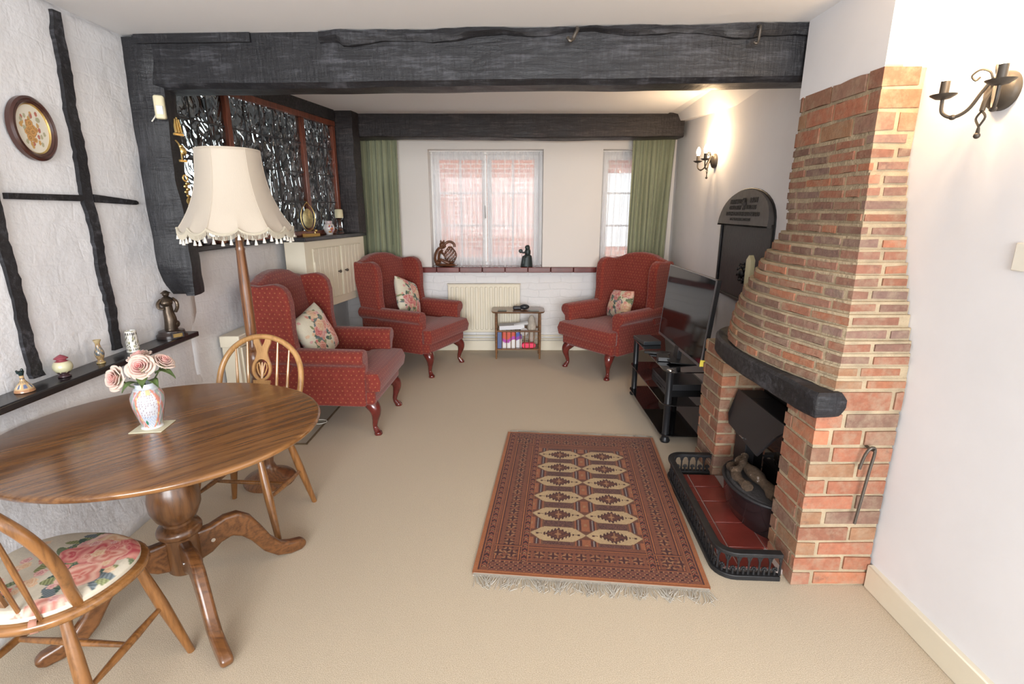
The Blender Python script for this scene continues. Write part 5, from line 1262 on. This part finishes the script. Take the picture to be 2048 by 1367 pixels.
# ================================================================ ornaments on the long shelf
def potpaint(name, rough=.25, coat=.6): return MATS.get(name) or attr(name, rough, coat)
def pot(name, label, cat, prof, loc, colfn, mat, n=40, group='small pots on the long shelf', seg=3):
    pf_ = smooth_pts([(r, 0, z) for r, z in prof], seg); mb = MB(); mb.lathe([(max(p.x, 0.0), p.z) for p in pf_], n); o = mb.build(name, mat, None, ang=60); o.location = loc; paint(o, colfn); return tag(o, label, cat, group)
zS = .8485
def cf1(c):
    z = c[:, 2]; th = np.arctan2(c[:, 1], c[:, 0]); out = np.tile(np.array((.50, .34, .17), 'f'), (len(c), 1)); s = (np.sin(th * 14) > .2) ; out[(z < .012)] = (.35, .17, .08)
    m_ = (z > .014) & (z < .030); out[m_ & (np.sin(th * 7) > -.2)] = (.10, .13, .24); out[m_ & (np.sin(th * 14 + 1) > .7)] = (.70, .60, .40); m_ = (z > .034) & (z < .041) & s; out[m_] = (.06, .06, .07); out[(z > .045) & (np.sin(z * 900) > .3)] = (.10, .07, .06); out[z > .062] = (.015, .03, .03); return out
pm1 = potpaint('painted_pottery')
b1_ = pot('pottery_flask', 'small patterned pottery flask with a dark pinched spout, leftmost on the long shelf', 'flask', [(0, 0), (.034, 0), (.036, .006), (.030, .018), (.018, .032), (.009, .045), (.008, .06), (.010, .068), (.013, .078), (.008, .076), (0, .072)], (-1.812, 1.80, zS), cf1, pm1)
b1_.scale = (.84, .84, 1.0); b2m = MB(); b2m.tube([(0, -.012, .074), (0, -.018, .084)], [.006, .004], 8); b2m.ball((0, .008, .081), .006, 8, 6); b2m.build('spout', simple('dark_green_glaze', (.015, .03, .03), .2, coat=.5), b1_)
def cf2(c):
    z = c[:, 2]; th = np.arctan2(c[:, 1], c[:, 0]); t = np.clip((z + .003 * np.sin(th * 7)) / .075, 0, 1)[:, None]; out = np.array((.46, .45, .26))[None] * (1 - t) + np.array((.62, .58, .40))[None] * t; out[(z + .003 * np.sin(th * 9)) < .024] = (.05, .025, .03); out[z > .064] = (.26, .05, .07); return out
j_ = pot('ginger_jar', 'squat cream glazed jar with a maroon lid on the long shelf between the two studs', 'jar', [(0, 0), (.020, 0), (.022, .006), (.015, .012), (.022, .018), (.031, .032), (.033, .045), (.028, .060), (.018, .068), (.016, .072), (.024, .077), (.014, .086), (0, .093)], (-1.812, 1.975, zS), cf2, pm1)
def cf3(c):
    z = c[:, 2]; th = np.arctan2(c[:, 1], c[:, 0]); out = np.tile(np.array((.26, .17, .09), 'f'), (len(c), 1)); out[(z > .04) & (z < .075)] = (.10, .12, .14); m_ = (np.sin(th * 5 + z * 260) > .6); out[m_] = (.44, .30, .13); out[z < .008] = (.38, .28, .12); out[z > .092] = (.42, .33, .18); return out
pot('bud_vase', 'slim brown and gold patterned vase on the long shelf before the tall stud', 'vase', [(0, 0), (.016, 0), (.016, .006), (.011, .014), (.017, .035), (.018, .05), (.011, .072), (.009, .088), (.015, .104), (.011, .102), (0, .09)], (-1.812, 2.165, zS), cf3, pm1)
def cf4(c):
    z = c[:, 2]; th = np.arctan2(c[:, 1], c[:, 0]); out = np.tile(np.array((.72, .70, .64), 'f'), (len(c), 1)); d = np.sin(th * 9 + np.sin(z * 300) * 2) * np.sin(z * 260 + th * 4); out[(d > .45) & (z > .02) & (z < .085)] = (.10, .09, .07); out[(np.sin(th * 4 + 1) * np.sin(z * 170) > .62)] = (.30, .28, .14); out[(np.abs(z - .012) < .004) & (np.sin(th * 20) > 0)] = (.08, .07, .07); out[(np.abs(z - .088) < .004) & (np.sin(th * 16) > 0)] = (.08, .07, .07); return out
pot('patterned_mug', 'white mug with dark printed scenes on the long shelf after the tall stud', 'mug', [(0, 0), (.026, 0), (.027, .003), (.0255, .04), (.0235, .095), (.022, .096), (.021, .09), (0, .088)], (-1.812, 2.365, zS), cf4, pm1, seg=8, n=64)
bz = simple('bronze_patina', (.10, .075, .055), .35, .8, var=.4, vscale=30, bs=.35, bscale=90)
sb = thing('bronze_statue', 'dark bronze figure on a round stand with brass plaque at the shelf end', 'statue', (-1.812, 2.655, zS), R(-35)); sb.scale = (1.18, 1.3, 1.02)
bs2 = MB(); bs2.lathe([(0, 0), (.056, 0), (.056, .014), (.048, .022), (.046, .034), (.036, .038), (0, .038)], 32); bs2.build('stand', simple('dark_stand_wood', (.03, .018, .016), .3, coat=.4), sb)
MB().box(.045, .060, -.022, .022, .004, .030).build('plaque_block', simple('block_wood', (.04, .035, .04), .4), sb); MB().box(.060, .062, -.018, .016, .008, .026).build('plaque', brass, sb)
fb_ = MB(); fb_.tube(smooth_pts([(0, 0, .036), (.003, .002, .09), (.0, .0, .13), (0, 0, .165), (0, 0, .195), (0, 0, .212)], 4), [interp(i, [0, 4, 8, 12, 16, 20], [.024, .023, .019, .017, .024, .008]) for i in range(21)], 14)
fb_.ball((.004, .016, .065), (.018, .018, .022), 10, 8); fb_.ball((0, 0, .225), (.013, .013, .018)); fb_.lathe([(.019, .0), (.014, .006), (.006, .012), (0, .014)][::-1], 14, Matrix.Translation((0, 0, .228)))
fb_.tube(smooth_pts([(0, -.020, .198), (.004, -.034, .18), (.010, -.034, .158), (.018, -.020, .152)], 4), .007, 8); fb_.tube(smooth_pts([(0, .020, .200), (.002, .034, .178), (.008, .032, .150), (.014, .020, .128)], 4), .007, 8)
fb_.ball((.004, -.004, .180), (.021, .024, .022), 12, 8); fb_.build('figure', bz, sb)

# ================================================================ table centre: mat, vase, roses
zT = .7205
mb = MB(); mb.box(-.055, .055, -.055, .055, 0, .003); o = mb.build('place_mat', simple('cream_mat', (.70, .66, .48), .5), None, bevel=.001); o.location = (-1.335, 1.765, zT); o.rotation_euler = (0, 0, R(8)); tag(o, 'small square cream mat under the flower vase on the dining table', 'mat')
def cfv(c):
    x, y, z = c[:, 0], c[:, 1], c[:, 2]; th = np.arctan2(y, x); u_ = (th - R(-58) + PI) % (2 * PI) - PI
    out = np.tile(np.array((.56, .57, .60), 'f'), (len(c), 1)); k = (z - .09) / .085
    pan = np.abs(u_) / .62; inside = pan ** 2 + k ** 2 < 1; rim = (~inside) & (pan ** 2 / 1.5 + k ** 2 / 1.15 < 1)
    side = (~inside) & (~rim) & (z > .012) & (z < .158); out[side] = (.30, .36, .33); out[side & (np.sin(u_ * 9 + z * 60) > .55)] = (.50, .22, .18); out[side & (np.sin(u_ * 14 - z * 90) > .75)] = (.55, .42, .50)
    out[rim] = (.62, .24, .17); out[rim & (np.sin(z * 140 + u_ * 8) > .85)] = (.70, .52, .22)
    hs = np.sin(u_ * 61) * np.sin(z * 320) ; out[inside & (hs > .72) & (z > .05)] = (.20, .07, .10); out[inside & (z < .055) & (np.sin(u_ * 30 + z * 400) > .5)] = (.30, .42, .60)
    out[inside & (((u_ + .28) / .10) ** 2 + ((z - .030) / .010) ** 2 < 1)] = (.03, .18, .11); out[inside & (z > .145) & (np.sin(u_ * 10) > 0)] = (.66, .52, .28); out[z < .008] = (.75, .75, .76); out[z > .162] = (.62, .68, .74)
    return out
vz = pot('flower_vase', 'painted porcelain vase with a white panel and orange bands on the dining table', 'vase', [(0, 0), (.042, 0), (.043, .006), (.044, .02), (.056, .06), (.066, .10), (.065, .13), (.050, .158), (.040, .166), (.041, .180), (.038, .180), (.036, .165), (0, .16)], (-1.335, 1.765, zT + .0032), cfv, potpaint('painted_porcelain', .15, .8), n=160, group=None, seg=8)
vz.scale = (.80, .80, .94)
pet = attr('rose_petals', .6, sheen=.3, spec=.25); leafm = simple('rose_leaf', (.085, .13, .04), .5, var=.4, vscale=40); sepal = simple('pale_sepal', (.42, .50, .22), .6)
def rose(label, loc, axis, rad, seed, pink):
    t = thing('pink_rose', label, 'rose', loc, 0, 'pink roses in the painted vase'); ax = Vector(axis).normalized(); M_ = ax.to_track_quat('Z', 'Y').to_matrix().to_4x4(); rnd = random.Random(seed)
    mb = MB(); cols = []
    for layer, (n, rr, hh) in enumerate(((2, .10, .50), (3, .20, .52), (3, .33, .50), (4, .48, .44), (5, .66, .34), (5, .84, .18))):
        for k in range(n):
            a0 = 2 * PI * k / n + layer * .9 + rnd.uniform(-.2, .2); wd = PI / n * 1.3; cu_ = layer / 5
            def fn(u, v, a0=a0, wd=wd, rr=rr, hh=hh, cu_=cu_):
                q = 2 * u - 1; e = 1 - q * q; a = a0 + q * wd * (.55 + .45 * v)
                r_ = rad * (rr * (.22 + .78 * math.sin(v * PI / 2) ** .9) * (1 + .10 * q) + (.06 + .16 * cu_) * v ** 4 * (.35 + .65 * e))
                z = rad * (-.42 + (hh + .42) * v ** .85 - (.03 + .13 * cu_) * v ** 6 - .20 * (1 - e) * v + .03 * math.sin(q * 6 + a0 * 3) * v)
                return (r_ * math.cos(a), r_ * math.sin(a), z)
            mb.grid(fn, 11, 9, M_)
            for j in range(10):
                for i in range(12):
                    v_ = j / 9; e = 1 - (2 * i / 11 - 1) ** 2; deep = np.array(pink); pale = np.array((.66, .50, .42)); f_ = min(1, .18 * layer + .35 * v_ ** 3); c = deep * (1 - f_) + pale * f_
                    if layer >= 4: g_ = max(0, .75 - v_) * .9; c = c * (1 - g_) + np.array((.52, .55, .30)) * g_
                    cols.append(tuple(c))
    o = mb.build('petals', pet, t, ang=180, solid=.0008); a = o.data.color_attributes.new('Col', 'FLOAT_COLOR', 'POINT'); a.data.foreach_set('color', np.concatenate([np.array(cols, 'f'), np.ones((len(cols), 1), 'f')], 1).ravel())
    sp = MB(); sp.ball(tuple(M_ @ Vector((0, 0, -rad * .34))), rad * .30, 12, 8); sp.build('sepal', sepal, t)
    v_ = Vector((-1.335, 1.765, zT + .15)) - Vector(loc); st_ = MB(); st_.tube(smooth_pts([tuple(M_ @ Vector((0, 0, -rad * .4))), tuple(v_ * .5 + Vector((0, 0, -.01))), tuple(v_)], 4), .0028, 6); st_.build('stem', leafm, t)
    return t
bx_, by_ = -1.332, 1.765
rose('large pale pink rose facing the camera at the centre of the bouquet', (bx_ + .018, by_ - .035, .965), (.25, -.8, .55), .046, 1, (.72, .22, .22))
rose('pink rose drooping to the left side of the vase', (bx_ - .072, by_ - .045, .925), (-.30, -.85, .28), .045, 2, (.74, .27, .25))
rose('smaller deep pink rose at the back left of the bouquet', (bx_ - .03, by_ + .035, .985), (-.2, -.1, .9), .040, 3, (.70, .20, .22))
rose('pale rose at the back right of the bouquet', (bx_ + .062, by_ + .025, .968), (.55, .0, .75), .040, 4, (.74, .28, .26))
for (dx, dy, dz, a, s_) in ((.03, -.05, .915, -60, 1.1), (-.005, -.05, .90, -110, 1.0), (.075, -.01, .93, 0, 1.2), (-.03, .02, .915, 170, .9), (.05, -.035, .905, -30, 1.0)):
    lm_ = MB(); 
    def lf(u, v): w_ = math.sin(PI * min(1, max(0, u)) ** .8) * .016; return (u * .060, (2 * v - 1) * w_, .012 * math.sin(u * PI) - .016 * u * u + .006 * abs(2 * v - 1))
    lm_.grid(lf, 10, 4); o = lm_.build('rose_leaf', leafm, None, ang=180, solid=.001); o.location = (bx_ + dx * .6, by_ + dy * .6, dz); o.rotation_euler = (0, 0, R(a)); o.scale = (s_,) * 3
    tag(o, 'dark green rose leaf at the foot of the bouquet above the vase', 'leaf', 'rose leaves in the bouquet')

# ================================================================ ornaments on the black ledge
zL = 1.2965
def ex(y, off): return gx(y) + off
gs = MB(); mrr = thing('gilt_stand_mirror', 'gilt oval ornament with a pale oval disc swinging in a hoop on the ledge', 'ornament', (-1.685, 4.35, zL), R(-42))
f_ = MB(); f_.box(-.035, .035, -.075, .075, 0, .018); f_.tube([(0, -.05, .018), (0, -.05, .04)], .004, 8); f_.tube([(0, .05, .018), (0, .05, .04)], .004, 8)
f_.tube([(0, .060 * math.cos(a), .145 + .105 * math.sin(a) + (.012 if abs(a - PI / 2) < .3 else 0)) for a in [2 * PI * k / 36 for k in range(36)]], .0038, 8, True); f_.ball((.01, .055, .04), .013, 10, 8); f_.ball((0, 0, .268), .006, 8, 6); f_.build('hoop_stand', brass, mrr)
MB().lathe([(0, -.006), (.040, -.004), (.045, 0), (.040, .004), (0, .007)], 28, Matrix.Translation((0, 0, .14)) @ Matrix.Diagonal((1, 1, 1.75, 1)) @ Matrix.Rotation(PI / 2, 4, 'Y')).build('oval_disc', simple('pale_gilt_disc', (.42, .36, .18), .35, .5, var=.4, vscale=40), mrr)
def cf5(c):
    x, y, z = c.T; th = np.arctan2(y, x); u_ = (th - R(-70) + PI) % (2 * PI) - PI; out = np.tile(np.array((.74, .70, .68), 'f'), (len(c), 1))
    rn = random.Random(8)
    for _ in range(16): a = rn.uniform(-.1, .8); b = rn.uniform(.02, .075); out[((u_ - a) / .16) ** 2 + ((z - b) / .008) ** 2 < 1] = rn.choice([(.50, .05, .05), (.60, .28, .05), (.08, .08, .16), (.45, .08, .20)])
    out[(z > .085) & (np.sin(th * 14) > .6)] = (.35, .10, .18); return out
pot('flower_pot', 'round white vase with red and orange flowers on the ledge', 'vase', [(0, 0), (.026, 0), (.028, .008), (.044, .035), (.048, .058), (.038, .085), (.029, .095), (.031, .112), (.027, .114), (0, .105)], (-1.605, 4.60, zL), cf5, potpaint('painted_china', .2, .7), n=60, group=None, seg=5)
ch_ = thing('candle_holder', 'thick cream candle on a clear glass cylinder at the right end of the ledge', 'candle', (-1.575, 4.80, zL))
MB().lathe([(0, 0), (.040, 0), (.034, .006), (.024, .03), (.024, .12), (.036, .135), (.036, .138), (0, .138)], 24).build('glass_cylinder', clearglass, ch_)
MB().lathe([(0, .138), (.036, .138), (.037, .145), (.036, .205), (.030, .213), (0, .218)], 24).build('wax_candle', simple('cream_wax', (.70, .64, .42), .45), ch_)
def orn(name, label, cat, y, off, prof, mat, z=zL, rot=0):
    o = MB().lathe(prof, 18).build(name, mat); o.location = (gx(y) + off, y, z); return tag(o, label, cat)
gl_ = simple('grey_glaze', (.30, .29, .33), .25, coat=.5); tc_ = simple('terracotta_pot', (.24, .10, .055), .7); gd_ = simple('brown_gold_glaze', (.30, .18, .07), .35)
X0 = .075
orn('round_pot', 'round grey pot under the lampshade at the left end of the ledge', 'pot', 3.22, X0, [(0, 0), (.018, 0), (.034, .02), (.034, .04), (.02, .058), (0, .06)], gl_)
o = orn('plant_pot', 'small terracotta pot with a pink sprig under the lampshade on the ledge', 'pot', 3.33, X0 + .02, [(0, 0), (.018, 0), (.026, .035), (.022, .035), (0, .03)], tc_)
sg = MB(); sg.tube([(0, 0, .03), (.002, 0, .06)], .002, 6)
for k in range(9): sg.ball((.012 * math.cos(k * 2.4), .012 * math.sin(k * 2.4), .055 + .006 * k), (.010, .010, .009), 8, 6)
sg.build('sprig', simple('dusty_pink', (.50, .32, .33), .8), o)
orn('round_pot', 'small grey-blue pot beside the terracotta pot under the lampshade', 'pot', 3.43, X0, [(0, 0), (.016, 0), (.026, .02), (.024, .04), (.014, .05), (0, .05)], simple('blue_grey_glaze', (.25, .28, .33), .25, coat=.5))
orn('small_jug', 'little brown and gold jug under the lampshade on the ledge', 'jug', 3.52, X0, [(0, 0), (.016, 0), (.022, .02), (.014, .04), (.018, .055), (0, .05)], gd_)
orn('wooden_candlestick', 'reddish turned candlestick just left of the lamp pole on the ledge', 'candlestick', 3.70, X0, [(0, 0), (.034, 0), (.034, .008), (.012, .016), (.010, .04), (.024, .055), (.022, .075), (0, .075)], simple('red_turned_wood', (.30, .09, .05), .4))
bw_ = thing('flower_basket', 'tiny yellow and white flower arrangement right of the lampshade on the ledge', 'ornament', (-1.74, 4.10, zL))
MB().prism(rrect(-.035, .035, -.045, .045, .01), 0, .012).build('tray', wpl, bw_); fl = MB(); rn = random.Random(2)
for _ in range(16): fl.ball((rn.uniform(-.025, .025), rn.uniform(-.035, .035), rn.uniform(.018, .045)), .010, 8, 6)
fl.build('flowers', simple('muted_blooms', (.38, .22, .22), .8, var=.6, vscale=60), bw_); MB().ball((-.01, -.02, .062), (.014, .014, .018), 10, 8).build('yellow_bloom', simple('mustard_bloom', (.50, .38, .08), .8), bw_)

# ================================================================ things on the hanging post
al = thing('alarm_sensor', 'cream corner alarm sensor at the top of the hanging black post', 'sensor', (-1.715, 2.70, 1.985), R(-62))
b_ = MB(); b_.hull([(.0, -.026, -.055), (.034, -.020, -.055), (.034, .020, -.055), (.0, .026, -.055)], [(.0, -.026, .052), (.022, -.020, .055), (.022, .020, .055), (.0, .026, .052)]); b_.build('housing', simple('ivory_plastic', (.72, .66, .46), .35), al, bevel=.010, seg=4)
MB().box(.024, .034, -.014, .014, -.035, .005).build('lens', simple('milky_lens', (.78, .78, .78), .3), al, bevel=.003)
MB().tube(smooth_pts([(0, -.02, -.03), (-.015, -.03, -.045), (-.028, -.045, -.062)], 4), .003, 6).build('cable', wpl, al)
XP = -1.672; YP = 2.745
def brassy(label, pts_fn, loc):
    mb = MB(); pts_fn(mb); o = mb.build('brass_ornament', brass); o.location = loc; o.rotation_euler = (0, 0, R(-20)); return tag(o, label, 'ornament', 'brass ornaments on the black post')
def bA(mb):
    for y in (-.014, 0, .014): mb.tube([(0, y * .7, .035), (0, y, 0), (.004, y, -.03)], [.003, .006, .007], 8)
    mb.box(-.004, .006, -.026, .024, -.042, -.032); mb.ball((0, 0, .040), .005, 8, 6)
def bB(mb):
    mb.tube([(0, -.022, .05), (0, -.008, .035), (0, 0, .01), (0, 0, -.04)], .004, 8); mb.ball((.004, .012, .0), (.008, .016, .022), 8, 6); mb.ball((.004, .004, .022), (.006, .012, .010), 8, 6); mb.box(-.004, .006, -.016, .020, -.052, -.042)
def bC(mb):
    mb.tube([(0, .012 * math.cos(a), .075 + .015 * math.sin(a)) for a in [2 * PI * k / 16 for k in range(16)]], .004, 6, True)
    for k in range(4): mb.ball((.003, .006 * (-1) ** k, .048 - k * .014), (.008, .012, .009), 8, 6)
    mb.ball((.002, 0, -.012), (.006, .008, .008), 8, 6); mb.ball((.003, .004, -.040), (.008, .018, .020), 10, 8); mb.ball((.003, .0, -.068), (.005, .009, .016), 8, 6)
brassy('top brass ornament on the black post, like three upright candles', bA, (XP, YP, 1.905))
brassy('middle brass ornament on the black post, a small figure', bB, (XP, YP, 1.79))
brassy('lowest and longest brass ornament on the black post, with a ring at its top', bC, (XP, YP, 1.585))
